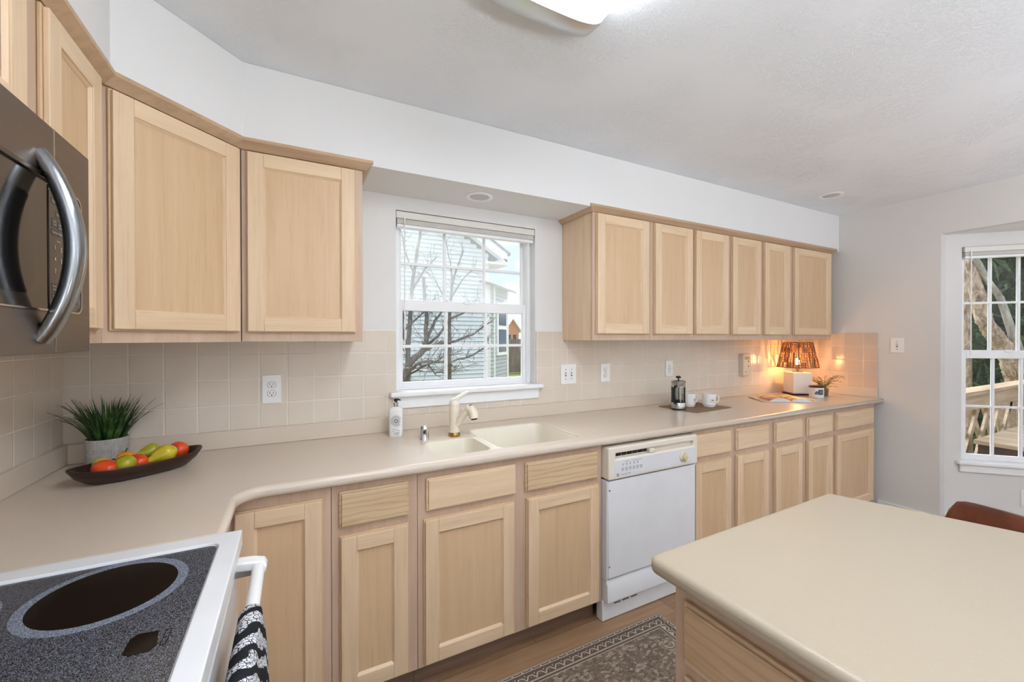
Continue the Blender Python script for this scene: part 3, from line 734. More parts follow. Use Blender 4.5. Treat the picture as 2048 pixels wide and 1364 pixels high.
mb = MB(); mb.prism(rrect(.10, .545, PZ0+.025, PZ1-.04, .03), MF-.0004, MF+.0002); mb.xf(Matrix.Rotation(PI/2, 4, 'X')); mb.build('viewing_window', 'black_glass', md, smooth=0)
mb = MB(); mb.prism(rrect(.5905, PX1-.002, PZ0+.002, PZ1-.002, .016), MF-.0055, MF+.001); mb.xf(Matrix.Rotation(PI/2, 4, 'X')); kp = mb.build('control_glass', 'brown_glass', mc, bevel=.001)
mb = MB(); lp = []
for o, y in ((.0, -MF-.0002), (.0, -MF-.003), (-.003, -MF-.003), (-.003, -MF-.0002)):
    lp.append([(x, y, z) for x, z in rrect(.05-o*0, PX1+.001+o, PZ0-.001-o, PZ1+.001+o, .018)])
mb.loft(lp, True, False, False); mb.build('bezel', 'ring_edge', mc, smooth=30)
mb = MB(); mb.box(.05, .640, -MF-.004, -MF-.0005, PZ1-.002, PZ1+.006); mb.build('top_trim', 'trim_brown', md, bevel=.001)
ky = -MF-.0016
keys = [('Popcorn', .601, 1.6385, .0062), ('Potato', .617, 1.617, .0062), ('Time', .604, 1.603, .0052), ('Cook', .604, 1.5975, .0052), ('Defrost', .624, 1.6, .0052), ('Auto/Time', .624, 1.5945, .0052), ('Reminder', .601, 1.583, .0055), ('Reheat', .624, 1.583, .0055),
        ('Express', .617, 1.569, .0042), ('1', .608, 1.5545, .011), ('2', .630, 1.553, .011), ('3', .652, 1.5515, .011), ('4', .608, 1.5325, .011), ('5', .630, 1.5315, .011), ('6', .652, 1.530, .011), ('7', .608, 1.511, .011), ('8', .630, 1.510, .011), ('9', .652, 1.509, .011),
        ('Power', .601, 1.485, .0055), ('Level', .601, 1.479, .0055), ('Timer', .601, 1.466, .0055), ('Start', .684, 1.483, .0052), ('Pause', .684, 1.4775, .0052), ('Clock', .684, 1.463, .0055), ('0', .630, 1.488, .011)]
for x, z, w_, h_ in ((.598, 1.635, .034, .012), (.614, 1.613, .034, .012), (.600, 1.594, .020, .015), (.622, 1.591, .030, .015), (.598, 1.579, .022, .011), (.622, 1.579, .028, .011), (.598, 1.476, .022, .016), (.598, 1.462, .022, .011), (.680, 1.474, .026, .015), (.680, 1.459, .024, .011)):
    mb = MB(); mb.box(x, x+w_, -MF-.0014, -MF-.0008, z, z+h_); mb.build('key_pad', 'key', kp, smooth=0)
letters([(s, z_, x, z, 'LEFT') for s, x, z, z_ in keys], 'label_ink', kp, 'lettering', flat(ky))
hp = []
for i in range(25):
    a = i/24; z = 1.712-(1.712-1.388)*a; s = math.sin(PI*a)
    hp.append((.566, -MF+.002-.046*s**.8, z))
mb = MB(); mb.tube(hp, [.0155+.003*math.sin(PI*i/24) for i in range(25)], 18, .8); mb.build('handle', 'handle_steel', md)
mb = MB(); mb.box(.10, .66, -MF+.06, -.08, MZ0-.002, MZ0+.001); mb.build('grease_filter', 'steel', t, smooth=0)

# ------------------------------------------------------------------ kitchen island
t = thing('kitchen_island', 'oak kitchen island with a cream countertop and drawers', 'island', (0, 0, 0))
u0, u1, v0, v1 = 1.520, 2.18, -2.75, -1.575
bx_ = [(u0, v0), (u1+.05, v0), (u1, v1), (u0, v1)]
mb = MB(); mb.prism(bx_, .105, ZT-.0385); mb.build('cabinet_body', 'frame_v', t, bevel=.001, smooth=0)
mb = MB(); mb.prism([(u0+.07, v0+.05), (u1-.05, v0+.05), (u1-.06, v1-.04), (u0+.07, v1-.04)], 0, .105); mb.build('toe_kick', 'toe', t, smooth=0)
def side_drawer(ya, yb, za, zb, nm, mat):
    mb = MB(); mb.box(u0-.012, u0-.0005, ya, yb, za, zb); mb.box(u0-.020, u0-.012, ya+.007, yb-.007, za+.007, zb-.007); return mb.build(nm, mat, t, bevel=.003, smooth=0)
M['wood_y'] = wood('pickled_oak_along', (205, 178, 146), (196, 166, 132), (178, 146, 112), 'y', .3)
for ya, yb in ((-2.14, -1.605), (-2.72, -2.17)):
    side_drawer(ya, yb, .715, .845, 'drawer', 'wood_y'); side_drawer(ya, yb, .42, .687, 'drawer', 'wood_y'); side_drawer(ya, yb, .12, .395, 'drawer', 'wood_y')
A_, B_ = (1.484, -1.528), (2.264, -1.512)
def rcorner(p, q_, r_, rad, n=7):
    p, q_, r_ = Vector(p), Vector(q_), Vector(r_); d0 = (p-q_).normalized(); d1 = (r_-q_).normalized()
    ang = d0.angle(d1); dist = rad/math.tan(ang/2); a, b = q_+d0*dist, q_+d1*dist; c = q_+(d0+d1).normalized()*(rad/math.sin(ang/2))
    a0 = math.atan2(a.y-c.y, a.x-c.x); a1 = math.atan2(b.y-c.y, b.x-c.x); da = (a1-a0+PI) % (2*PI)-PI
    return [(c.x+rad*math.cos(a0+da*i/n), c.y+rad*math.sin(a0+da*i/n)) for i in range(n+1)]
P4 = [(1.500, -2.85), A_, B_, (2.68, -2.70), (2.60, -2.85)]
poly = [P4[0]]+rcorner(P4[0], P4[1], P4[2], .022)+rcorner(P4[1], P4[2], P4[3], .022)+P4[3:]
mb = MB(); mb.prism(poly, ZT-.038, ZT); mb.build('worktop', 'island', t, bevel=.015, seg=6, smooth=40)

# ------------------------------------------------------------------ wall plates
def outlet(label, x0, x1, z0, z1, y=-.008, square=False, loc=None, rz=0, name='wall_outlet'):
    w, h = x1-x0, z1-z0; t = thing(name, label, 'outlet', loc or (x0, y, z0), rz)
    mb = MB(); mb.box(0, w, -.006, 0, 0, h); mb.build('cover_plate', 'white_plastic', t, bevel=.0025)
    cx_ = w/2
    for k, zc in enumerate((h*.655, h*.345)):
        mb = MB()
        pts = [(cx_+.0165*math.cos(a), zc+min(.0125, max(-.0125, .0165*math.sin(a)))) for a in [2*PI*i/28 for i in range(28)]] if not square else [(cx_-.0165, zc-.021), (cx_+.0165, zc-.021), (cx_+.0165, zc+.021), (cx_-.0165, zc+.021)]
        mb.loft([[(x, yy, z) for x, z in pts] for yy in (-.006, -.0085)]); s = mb.build('socket', 'white_plastic', t, bevel=.0008)
        mb = MB()
        for dx, hh in ((-.0065, .0085), (.0065, .007)): mb.box(cx_+dx-.0012, cx_+dx+.0012, -.0088, -.0083, zc-.001, zc-.001+hh)
        mb.loft([[(cx_+.0026*math.cos(a), yy, zc-.007+.0028*math.sin(a)) for a in [2*PI*i/10 for i in range(10)]] for yy in (-.0083, -.0088)])
        mb.build('slot', 'gap', s, smooth=0)
        if not square:
            mb = MB(); lp = [[(cx_+(x-cx_)*f, -.0062, zc+(z-zc)*f) for x, z in pts] for f in (1.01, 1.09)]; mb.loft(lp, True, False, False); mb.build('shadow_line', 'gray_ink', s, smooth=0)
    mb = MB(); mb.lathe([(.0028, 0), (.0028, .001), (.001, .0014)], 10); mb.xf(Matrix.Translation((cx_, -.0062, h/2)) @ Matrix.Rotation(PI/2, 4, 'X')); mb.build('screw', 'steel', t)
    return t
outlet('white duplex outlet on tile under the wall cabinet left of the sink window', .660, .737, 1.094, 1.225)
outlet('white duplex outlet on tile right of the double light switch', 2.608, 2.690, 1.098, 1.221)
outlet('white rectangular outlet on tile above the coffee press', 3.218, 3.292, 1.108, 1.224, square=True)
def switch(label, w, h, gangs, loc, rz):
    t = thing('light_switch', label, 'light switch', loc, rz)
    mb = MB(); mb.box(0, w, -.006, 0, 0, h); mb.build('cover_plate', 'white_plastic', t, bevel=.0025)
    for g in range(gangs):
        cx_ = w/2+(g-(gangs-1)/2)*.046
        mb = MB(); mb.box(cx_-.0055, cx_+.0055, -.0068, -.0058, h/2-.0125, h/2+.0125); mb.build('toggle_slot', 'gray_ink', t, smooth=0)
        mb = MB(); mb.loft([[(cx_+sx_*.0042, y, z) for y, z in [(-.004, h/2-.007), (-.016, h/2+.002), (-.015, h/2+.009), (-.004, h/2+.006)]] for sx_ in (-1, 1)]); mb.build('toggle', 'white_plastic', t, bevel=.001)
        for z in (h/2+.030, h/2-.030):
            mb = MB(); mb.lathe([(.003, 0), (.003, .001), (.001, .0014)], 10); mb.xf(Matrix.Translation((cx_, -.0062, z)) @ Matrix.Rotation(PI/2, 4, 'X')); mb.build('screw', 'gray_ink', t)
    return t
switch('white double light switch on tile right of the sink window', .120, .127, 2, (2.287, -.008, 1.097), 0)
switch('white single light switch on the gray wall by the bay', .082, .116, 1, (W, -.684, 1.276), -PI/2)
outlet('white outlet low on the bay wall below the deck window', 0, .075, 0, .118, loc=(BX+.425*math.sqrt(.5), BY-.425*math.sqrt(.5), .20), rz=-PI/4)
t = thing('wall_intercom', 'tall beige plastic wall box on tile left of the table lamp', 'wall box', (4.075, -.008, 1.080))
mb = MB(); mb.box(0, .105, -.040, 0, 0, .180); mb.build('housing', 'cream_plastic', t, bevel=.006, seg=3)
mb = MB()
for k in range(4): mb.box(.018, .085, -.0412, -.0395, .152-k*.006, .155-k*.006)
mb.build('speaker_slot', 'gray_ink', t, smooth=0)
for z, r in ((.118, .005), (.078, .0045)):
    mb = MB(); mb.lathe([(r, 0), (r, .004), (.001, .005)], 14); mb.xf(Matrix.Translation((.066, -.040, z)) @ Matrix.Rotation(PI/2, 4, 'X')); mb.build('button', 'dark', t)
mb = MB(); mb.box(.02, .05, -.0412, -.0395, .030, .033); mb.build('latch_mark', 'gray_ink', t, smooth=0)

# ------------------------------------------------------------------ faucet, air gap, soap
M['lever'] = simple('pale_almond_lever', (238, 231, 216), .25, var=.01)
t = thing('kitchen_faucet', 'almond single-lever pull-out faucet behind the small sink bowl', 'faucet', (1.487, -.262, ZT))
mb = MB(); mb.lathe([(.028, 0), (.029, .002), (.029, .012), (.026, .018), (.026, .020)], 28); mb.build('base_ring', 'brass', t)
mb = MB(); mb.lathe([(.0255, .019), (.025, .060), (.0255, .115), (.0255, .150), (.0235, .153)], 28); bd = mb.build('faucet_body', 'faucet', t)
mb = MB(); mb.lathe([(.0262, .117), (.0262, .119)], 28); mb.build('seam_ring', 'cream_plastic', bd)
dx, dy = .62, -.78
def fp(s, z): return (dx*s, dy*s, z)
mb = MB(); mb.tube([fp(.004, .045), fp(.026, .075), fp(.050, .103), fp(.072, .124), fp(.084, .131)], [.018, .018, .0175, .018, .019], 16); mb.build('spout', 'faucet', t)
mb = MB(); mb.tube([fp(.066, .131), fp(.080, .138), fp(.098, .133), fp(.107, .118), fp(.111, .096)], [.012, .0215, .0235, .0235, .0225], 18); sh = mb.build('spray_head', 'faucet', t)
mb = MB(); mb.tube([fp(.1112, .0955), fp(.1120, .089)], [.016, .015], 16); mb.build('aerator', 'black', sh)
mb = MB(); mb.box(-.012, .012, -.003, .003, 0, .0015); mb.xf(Matrix.Translation(Vector(fp(.092, .1575))) @ Matrix.Rotation(math.atan2(dy, dx)+PI/2, 4, 'Z')); mb.build('spray_button', 'black', sh)
ux, uy = .88, -.10
lv = [(-.016*ux, -.016*uy, .152), (-.004*ux, -.004*uy, .170), (.022*ux, .022*uy, .188), (.052*ux, .052*uy, .205), (.082*ux, .082*uy, .215)]
mb = MB()
mb.lathe([(.0255, .153), (.0255, .160), (.021, .174), (.012, .184), (.002, .188)], 24)
mb.tube(lv, [.016, .021, .018, .014, .010], 16, .55); mb.build('lever_handle', 'lever', t, smooth=60)
t = thing('sink_air_gap', 'small chrome air gap cap behind the small sink bowl', 'air gap', (1.338, -.258, ZT))
mb = MB(); mb.lathe([(.0235, 0), (.0225, .004), (.0215, .050), (.0205, .060), (.016, .066), (.002, .067)], 28); cp = mb.build('chrome_cap', 'chrome', t)
mb = MB(); mb.ball((0, 0, 0), (.005, .003, .011), 12, 8); mb.xf(Matrix.Translation((-.006, -.0215, .038))); mb.build('vent_slot', 'dark', cp)
t = thing('soap_bottle', 'white pump soap bottle with a gray mandala print beside the sink', 'soap bottle', (1.232, -.132, ZT), -.42)
def ell(a, b, z, n=32): return [(a*math.copysign(abs(math.cos(2*PI*i/n))**.6, math.cos(2*PI*i/n)), b*math.copysign(abs(math.sin(2*PI*i/n))**.6, math.sin(2*PI*i/n)), z) for i in range(n)]
mb = MB(); mb.loft([ell(.029, .018, 0), ell(.031, .020, .003), ell(.032, .021, .02), ell(.032, .021, .128), ell(.030, .019, .136), ell(.016, .013, .143), ell(.012, .011, .146)]); mb.build('bottle', 'white_plastic', t, smooth=50)
mb = MB(); mb.lathe([(.0125, .146), (.0125, .166), (.010, .168)], 24); mb.build('collar', 'chrome', t)
mb = MB(); mb.lathe([(.006, .168), (.006, .172), (.0095, .173), (.0095, .183), (.008, .185), (.001, .185)], 20); mb.tube([(0, 0, .180), (.014, -.006, .181), (.024, -.011, .178)], [.005, .0042, .0032], 10); mb.build('pump', 'black', t)
mb = MB(); yv = -.0216; cxm, czm = .006, .078
def ring(ra, rb, n=28, y=yv):
    for i in range(n):
        a0, a1 = 2*PI*i/n, 2*PI*(i+1)/n; pts = [(cxm+r*math.cos(a), y, czm+r*math.sin(a)) for r, a in ((ra, a0), (ra, a1), (rb, a1), (rb, a0))]
        if max(p[0] for p in pts) < .0285: mb.face(pts)
ring(.0095, .0058); ring(.0030, .0018)
for R0, R1, n, wd in ((.0105, .015, 14, .0018), (.0155, .020, 20, .0022), (.0205, .026, 24, .0021), (.0265, .0295, 24, .0010)):
    for i in range(n):
        a = 2*PI*i/n+R0*90; c_, s_ = math.cos(a), math.sin(a); m_ = (R0+R1)/2
        pts = [(cxm+c_*R0, czm+s_*R0), (cxm+c_*m_-s_*wd, czm+s_*m_+c_*wd), (cxm+c_*R1, czm+s_*R1), (cxm+c_*m_+s_*wd, czm+s_*m_-c_*wd)]
        if max(p[0] for p in pts) < .0285: mb.face([(x, yv, z) for x, z in pts])
for k, (a, b_) in enumerate(((-.014, .008), (.010, .024), (-.016, -.004), (.0, .022), (-.006, .020), (-.002, .016))): mb.box(a, b_, yv-.0002, yv+.0002, .036-k*.0048, .0372-k*.0048)
mb.build('mandala_print', 'gray_ink', t, smooth=0)

# ------------------------------------------------------------------ grass plant in a woven pot
def weave_mat():
    k = NM('woven_gray_pot', (170, 166, 160), .9, spec=.15)
    tc = k.n('ShaderNodeTexCoord'); sp = k.n('ShaderNodeSeparateXYZ'); k.l(tc.outputs['Object'], sp.inputs[0])
    an = k.math('ARCTAN2', sp.outputs['Y'], sp.outputs['X'])
    a = k.math('PINGPONG', an, 2*PI/170); b = k.math('PINGPONG', sp.outputs['Z'], .0022)
    h = k.math('MULTIPLY', k.maprange(a, 0, .016, 0, 1), k.maprange(b, 0, .0014, 0, 1))
    nz = k.noise(k.coord(), 60, 3)
    c = k.mix(h, (132, 127, 122), k.ramp(nz, [(.3, (204, 199, 192)), (.7, (236, 232, 226))])); k.color(c); k.bump(h, .8, .0012); return k.m
M['weave'] = weave_mat()
def leaf_mat(name, a, b, c, rough=.45):
    k = NM(name, b, rough); v = k.noise(k.coord(), 24, 3); k.color(k.ramp(v, [(.3, a), (.5, b), (.75, c)])); return k.m
M['grass_leaf'] = leaf_mat('dark_grass_blades', (26, 46, 20), (46, 80, 34), (84, 122, 56))
M['soil'] = simple('dark_soil', (44, 36, 30), .95, var=.2)
rnd = random.Random(3)
t = thing('potted_grass', 'spiky green grass plant in a gray woven pot behind the fruit bowl', 'potted plant', (.168, -.118, ZT))
mb = MB(); mb.lathe([(.054, 0), (.057, .002), (.062, .108), (.0605, .110), (.0575, .108), (.055, .092)], 48, (0, 0, 0), True, False); mb.build('pot', 'weave', t, smooth=30)
mb = MB(); mb.lathe([(.0552, .088), (.050, .096), (.002, .098)], 24, (0, 0, 0), False, True); mb.build('soil', 'soil', t)
mb = MB()
for i in range(150):
    a = rnd.uniform(0, 2*PI); r0 = .046*math.sqrt(rnd.random()); d = Vector((math.cos(a), math.sin(a), 0)); p0 = d*r0+Vector((0, 0, .092))
    lean = (r0/.046)**.8*rnd.uniform(.35, 1.05); L_ = rnd.uniform(.11, .185)*(1.0 if lean < .7 else 1.05)
    pts = []; ws = []; w0 = rnd.uniform(.006, .0155)
    az = a+rnd.uniform(-.5, .5); dd = Vector((math.cos(az), math.sin(az), 0)); n = 8
    pos = p0.copy(); ang = .12+lean*.45
    for j in range(n+1):
        u = j/n; pts.append(pos.copy()); ws.append(max(.0006, w0*(1-u**1.6)*(.55+.45*min(1, u*4))))
        st = L_/n; pos = pos+dd*st*math.sin(ang)+Vector((0, 0, st*math.cos(ang))); ang += lean*1.0/n*(.5+u)
    for p in pts:   # keep the blades clear of the walls
        p.x = max(p.x, -.168+.012+rnd.uniform(0, .004)); p.y = min(p.y, .118-.030)
    mb.strip(pts, ws, (-dd.y, dd.x, 0), .0005)
mb.build('grass_blades', 'grass_leaf', t, smooth=60)

# ------------------------------------------------------------------ dough bowl with fruit
BC = Vector((.308, -.292, ZT)); BA = math.atan2(.198, .311)
def bowl_loop(hl, hw, z, n=40, up=0):
    out = []
    for i in range(n):
        a = 2*PI*i/n; c_, s_ = math.cos(a), math.sin(a); e = abs(c_)
        x = hl*math.copysign(abs(c_)**.80, c_); y = hw*math.copysign(abs(s_)**1.12, s_); out.append((x, y, z+up*e**4))
    return out
mb = MB(); mb.loft([bowl_loop(.125, .044, 0), bowl_loop(.140, .056, .006), bowl_loop(.168, .078, .028), bowl_loop(.187, .090, .050, up=.007), bowl_loop(.186, .089, .054, up=.008), bowl_loop(.172, .080, .052, up=.005), bowl_loop(.152, .066, .030), bowl_loop(.120, .044, .013)], True, True, True)
o = mb.build('dough_bowl', 'bowl', loc=BC, rz=BA, smooth=50); tag(o, 'long dark wooden dough bowl holding fruit on the corner of the counter', 'bowl')
def fruit_mat(name, a, b, c, rough=.34):
    k = NM(name, b, rough); v = k.noise(k.coord(rnd=True), 26, 4); k.color(k.ramp(v, [(.28, a), (.5, b), (.75, c)]))
    k.bump(k.noise(k.coord(), 420, 2), .12, .0006); return k.m
M['red'] = fruit_mat('orange_red_skin', (208, 54, 20), (232, 78, 32), (240, 104, 48))
M['yellow'] = fruit_mat('yellow_skin', (178, 160, 28), (206, 186, 44), (222, 206, 84))
M['lime'] = fruit_mat('yellow_green_skin', (142, 140, 26), (172, 168, 38), (196, 188, 60))
M['amber'] = fruit_mat('amber_skin', (214, 140, 26), (232, 164, 42), (240, 188, 74))
M['stem'] = simple('brown_stem', (62, 44, 30), .8, var=.1)
def fruit(name, label, cat, mat, prof, loc, rot, stem=None, sx=1.0):
    t = thing(name, label, cat, loc); t.rotation_euler = rot
    mb = MB(); mb.lathe(prof, 28); 
    if sx != 1: mb.xf(Matrix.Diagonal((1, sx, 1, 1)))
    mb.build('flesh', mat, t, smooth=80)
    if stem:
        mb = MB(); z = prof[-1][1]; mb.tube([(0, 0, z-.003), (.001, 0, z+stem*.5), (.004, .001, z+stem)], [.0022, .0016, .0020], 8); mb.build('stem', 'stem', t)
    mb = MB(); z = prof[0][1]; mb.lathe([(.0008, -.0012), (.0030, -.0008), (.0034, .0012), (.001, .002)], 10, (0, 0, z)); mb.build('blossom_end', 'stem', t)
    return t
def prof_oval(r, h, n=14): return [(max(.0008, r*math.sin(PI*i/n)**.9), -h*math.cos(PI*i/n)) for i in range(n+1)]
def prof_pear(r, h):
    pts = []
    for i in range(17):
        u = i/16; z = -h/2+h*u
        rr = r*(math.sin(min(1, u/.36)*PI/2)**.75 if u < .36 else (1-.62*((u-.36)/.50)**1.4 if u < .80 else .40*math.cos((u-.80)/.20*PI/2)**.6))
        pts.append((max(.0008, rr), z))
    return pts
def bl(u, v, z): p = Matrix.Rotation(BA, 3, 'Z') @ Vector((u, v, z)); return BC+p
FR = dict(
 red1=('mango', 'orange-red mango at the left end of the dough bowl, in front', 'fruit', 'red', prof_oval(.031, .040), bl(-.100, -.018, .047), (PI/2, 0, .9)),
 red2=('mango', 'orange-red mango in the middle of the dough bowl', 'fruit', 'red', prof_oval(.028, .034), bl(-.014, -.010, .047), (PI/2, 0, 1.1)),
 red3=('mango', 'orange-red mango at the far right end of the dough bowl', 'fruit', 'red', prof_oval(.031, .035), bl(.118, .018, .056), (PI/2, .2, .7)))
for k, v in FR.items(): fruit(*v)
fruit('lime', 'round yellow-green lime at the front of the dough bowl', 'fruit', 'lime', prof_oval(.029, .031), bl(-.054, -.040, .056), (PI/2-.15, .1, .5))
fruit('pear', 'large yellow pear lying on the right front side of the dough bowl', 'pear', 'yellow', prof_pear(.033, .098), bl(.052, -.026, .058), (0, PI/2+.28, BA+PI))
fruit('pear', 'green-yellow pear lying at the back of the dough bowl', 'pear', 'lime', prof_pear(.027, .084), bl(.034, .036, .066), (0, PI/2+.12, BA+PI+.15), .014)
fruit('pear', 'yellow-green pear at the left back of the dough bowl', 'pear', 'yellow', prof_pear(.026, .074), bl(-.086, .034, .050), (0, PI/2, BA+.4), .010)
fruit('apricot', 'small amber apricot behind the lime in the dough bowl', 'fruit', 'amber', prof_oval(.026, .027), bl(-.030, .040, .056), (.2, .1, 0), .012)

# ------------------------------------------------------------------ coffee things on a cork mat
def cork():
    k = NM('brown_woven_mat', (150, 122, 96), .9, spec=.1); a = k.noise(k.coord((1, 1, 1)), 320, 2); b = k.noise(k.coord((20, 160, 1)), 1, 3)
    k.color(k.mix(.5, k.ramp(a, [(.3, (112, 88, 68)), (.7, (176, 148, 120))]), k.ramp(b, [(.3, (128, 102, 78)), (.7, (168, 140, 112))]))); k.bump(a, .5, .001); return k.m
M['mat'] = cork()
mp = MB(); mp.prism(rrect(0, .400, 0, .305, .02), 0, .004)
o = mp.build('placemat', 'mat', loc=(3.066, -.400, ZT), rz=.07, bevel=.001); tag(o, 'brown woven placemat under the coffee press and mugs', 'placemat')
MZ = ZT+.0042
t = thing('french_press', 'glass french press with a black handle and steel base on the placemat', 'coffee press', (3.080, -.245, MZ))
t.rotation_euler = (0, 0, .12)
mb = MB(); mb.lathe([(.047, 0), (.048, .004), (.047, .008)], 32); mb.build('base_foot', 'black', t)
mb = MB(); mb.lathe([(.0462, .0082), (.0465, .044), (.0455, .046), (.0445, .044), (.0442, .0105), (.002, .010)], 36, (0, 0, 0), True, False); mb.build('steel_base', 'steel', t)
mb = MB(); mb.lathe([(.0435, .012), (.0438, .170), (.0420, .170), (.0417, .014)], 36, (0, 0, 0), False, False); mb.build('glass_carafe', 'carafe', t, smooth=60)
mb = MB(); mb.lathe([(.0447, .148), (.0450, .172), (.0465, .176), (.0440, .178), (.0440, .148)], 36, (0, 0, 0), False, False); mb.build('steel_collar', 'steel', t)
mb = MB()
for a in (.9, 2.4, 4.0, 5.5):
    ca, sa = math.cos(a), math.sin(a); mb.tube([(ca*.0456, sa*.0456, .040), (ca*.0456, sa*.0456, .152)], .0026, 6)
mb.build('steel_frame', 'steel', t)
mb = MB(); mb.lathe([(.049, .1785), (.049, .183), (.040, .192), (.012, .196), (.002, .197)], 32); ld = mb.build('lid', 'steel', t)
mb = MB(); mb.lathe([(.004, .196), (.005, .206), (.017, .209), (.018, .214), (.013, .220), (.002, .223)], 24); mb.build('plunger_knob', 'black', ld)
mb = MB(); mb.tube([(0, 0, .190), (0, 0, .056)], .0024, 8); mb.lathe([(.0405, .050), (.0405, .058), (.010, .062)], 32); mb.build('plunger', 'dark', t)
mb = MB(); mb.tube([(-.040, -.012, .158), (-.062, -.018, .158), (-.078, -.023, .146), (-.083, -.024, .110), (-.080, -.0235, .070), (-.066, -.019, .044), (-.042, -.012, .040)], [.008, .008, .009, .0095, .009, .008, .008], 12, .8); mb.build('press_handle', 'black', t)
M['mug'] = simple('white_stoneware', (232, 228, 222), .3, var=.015)
M['rim_brown'] = simple('bare_clay_ring', (150, 128, 104), .7, var=.04)
def mug(label, loc, rz, lines, motif):
    t = thing('coffee_mug', label, 'mug', loc, rz); R = .0440
    mb = MB(); mb.lathe([(.028, 0), (.036, .002), (.0415, .010), (.0428, .0185), (.0440, .0195), (R, .090), (.0430, .0925), (.0408, .091), (.0405, .014), (.002, .010)], 44, (0, 0, 0), True, True); b = mb.build('mug_body', 'mug', t, smooth=40)
    mb = MB(); mb.lathe([(.0429, .0184), (.0437, .0190), (.0437, .0200), (.0429, .0200)], 44, (0, 0, 0), False, False); mb.build('clay_line', 'rim_brown', b)
    mb = MB(); mb.tube([(.040, 0, .078), (.060, 0, .079), (.073, 0, .070), (.076, 0, .050), (.070, 0, .034), (.058, 0, .027), (.041, 0, .027)], [.0055]*7, 12, .8); mb.build('mug_handle', 'mug', t)
    ca = motif
    def wrap(x, z): a = ca+x/R; return Vector(((R+.0004)*math.cos(a), (R+.0004)*math.sin(a), z))
    letters([(s, sz, 0, z, 'CENTER') for s, sz, z in lines], 'ink', t, 'lettering', wrap)
    bm = MB(); zc = lines[0][2]+.0135
    for i in range(9):
        a = PI*i/8; 
        for r0, r1 in ((.0095, .0155),):
            cx0, cz0 = math.cos(a), math.sin(a); pw = .0006
            pts = [(r0*cx0-pw*cz0, zc+r0*cz0+pw*cx0), (r1*cx0-pw*cz0, zc+r1*cz0+pw*cx0), (r1*cx0+pw*cz0, zc+r1*cz0-pw*cx0), (r0*cx0+pw*cz0, zc+r0*cz0-pw*cx0)]
            bm.face([wrap(*p) for p in pts])
    for i in range(10):
        a0, a1 = PI*i/10, PI*(i+1)/10; bm.face([wrap(r*math.cos(a), zc-.001+r*.8*math.sin(a)) for r, a in ((.007, a0), (.007, a1), (.0, a1), (.0, a0))][:3])
    for i in range(6): bm.face([wrap(x, z) for x, z in ((-.016+i*.0053, zc-.0022), (-.016+(i+1)*.0053, zc-.0022), (-.016+(i+1)*.0053, zc-.0014), (-.016+i*.0053, zc-.0014))])
    bm.build('sunrise_print', 'ink', t, smooth=0); return t
mug('white mug on the right of the placemat, sunrise print above one line of words', (3.335, -.285, MZ), -.30, [('RISE ABOVE', .0082, .036)], -1.62)
mug('white mug half hidden behind the french press, print above two lines of words', (3.215, -.215, MZ), -.15, [('EASY', .0082, .0385), ('RISE', .0082, .0295)], -1.25)

# ------------------------------------------------------------------ table lamp, magazine, candle, fern
def wick():
    k = NM('brown_wicker', (128, 78, 42), .6); v = k.noise(k.coord(), 90, 3); k.color(k.ramp(v, [(.3, (80, 44, 22)), (.55, (136, 82, 44)), (.8, (190, 130, 76))])); return k.m
M['wicker'] = wick()
M['lamp_base'] = simple('white_ceramic', (236, 229, 218), .4, var=.01)
M['lamp_foot'] = simple('dark_red_brown_wood', (58, 24, 20), .4, var=.08)
LX, LY = 4.600, -.188
t = thing('table_lamp', 'lit table lamp with a woven wicker shade and white square base', 'lamp', (LX, LY, ZT), math.radians(-33.4))
mb = MB(); mb.box(-.083, .083, -.083, .083, 0, .012); mb.build('lamp_foot', 'lamp_foot', t, bevel=.002)
mb = MB(); mb.loft([[(x*s, y*s, z) for x, y in ((-.078, -.078), (.078, -.078), (.078, .078), (-.078, .078))] for s, z in ((1, .0125), (.97, .190))]); mb.build('lamp_base', 'lamp_base', t, bevel=.008, seg=3)
mb = MB(); mb.lathe([(.040, .1905), (.040, .194), (.012, .197), (.010, .215), (.018, .218), (.018, .250), (.014, .254)], 20); mb.build('socket_stem', 'brass', t)
mb = MB(); mb.lathe([(.010, .2545), (.013, .262), (.013, .280), (.0135, .290), (.011, .300), (.006, .306), (.001, .307)], 20); mb.build('light_bulb', 'bulb', t, smooth=60)
R0, R1, H0, H1 = .150, .106, .235, .442
def shade_p(a, z, o=0): r = R0+(R1-R0)*(z-H0)/(H1-H0)+o; return (r*math.cos(a), r*math.sin(a), z)
mb = MB(); n = 60; rr = random.Random(5)
for z in (H0, H1):
    for i in range(n): mb.tube([shade_p(2*PI*i/n, z), shade_p(2*PI*(i+1)/n, z)], .0036, 6)
for z in [H0+(H1-H0)*k/10 for k in range(1, 10)]:
    for i in range(n): mb.tube([shade_p(2*PI*i/n, z+rr.uniform(-.001, .001)), shade_p(2*PI*(i+1)/n, z)], .0014, 5)
for i in range(22):
    a = 2*PI*i/22; mb.tube([shade_p(a, H0), shade_p(a, H1)], .0022, 6)
fr_ = mb.build('shade_frame', 'wicker', t, smooth=60)
mb = MB()
for row in range(5):
    za, zb = H0+(H1-H0)*row/5, H0+(H1-H0)*(row+1)/5
    for i in range(22):
        a0 = 2*PI*i/22; da = 2*PI/22
        for k in range(5):
            if rr.random() < .34: continue
            a = a0+da*(k+.6)/5.2; w_ = da/5.2*rr.uniform(.22, .42); o = .0012 if (k+row) % 2 else -.0012
            mb.loft([[shade_p(a-w_, zz, o), shade_p(a+w_, zz, o), shade_p(a+w_, zz, o+.0012), shade_p(a-w_, zz, o+.0012)] for zz in (za, zb)])
mb.build('wicker_weave', 'wicker', t, smooth=0)
mb = MB()
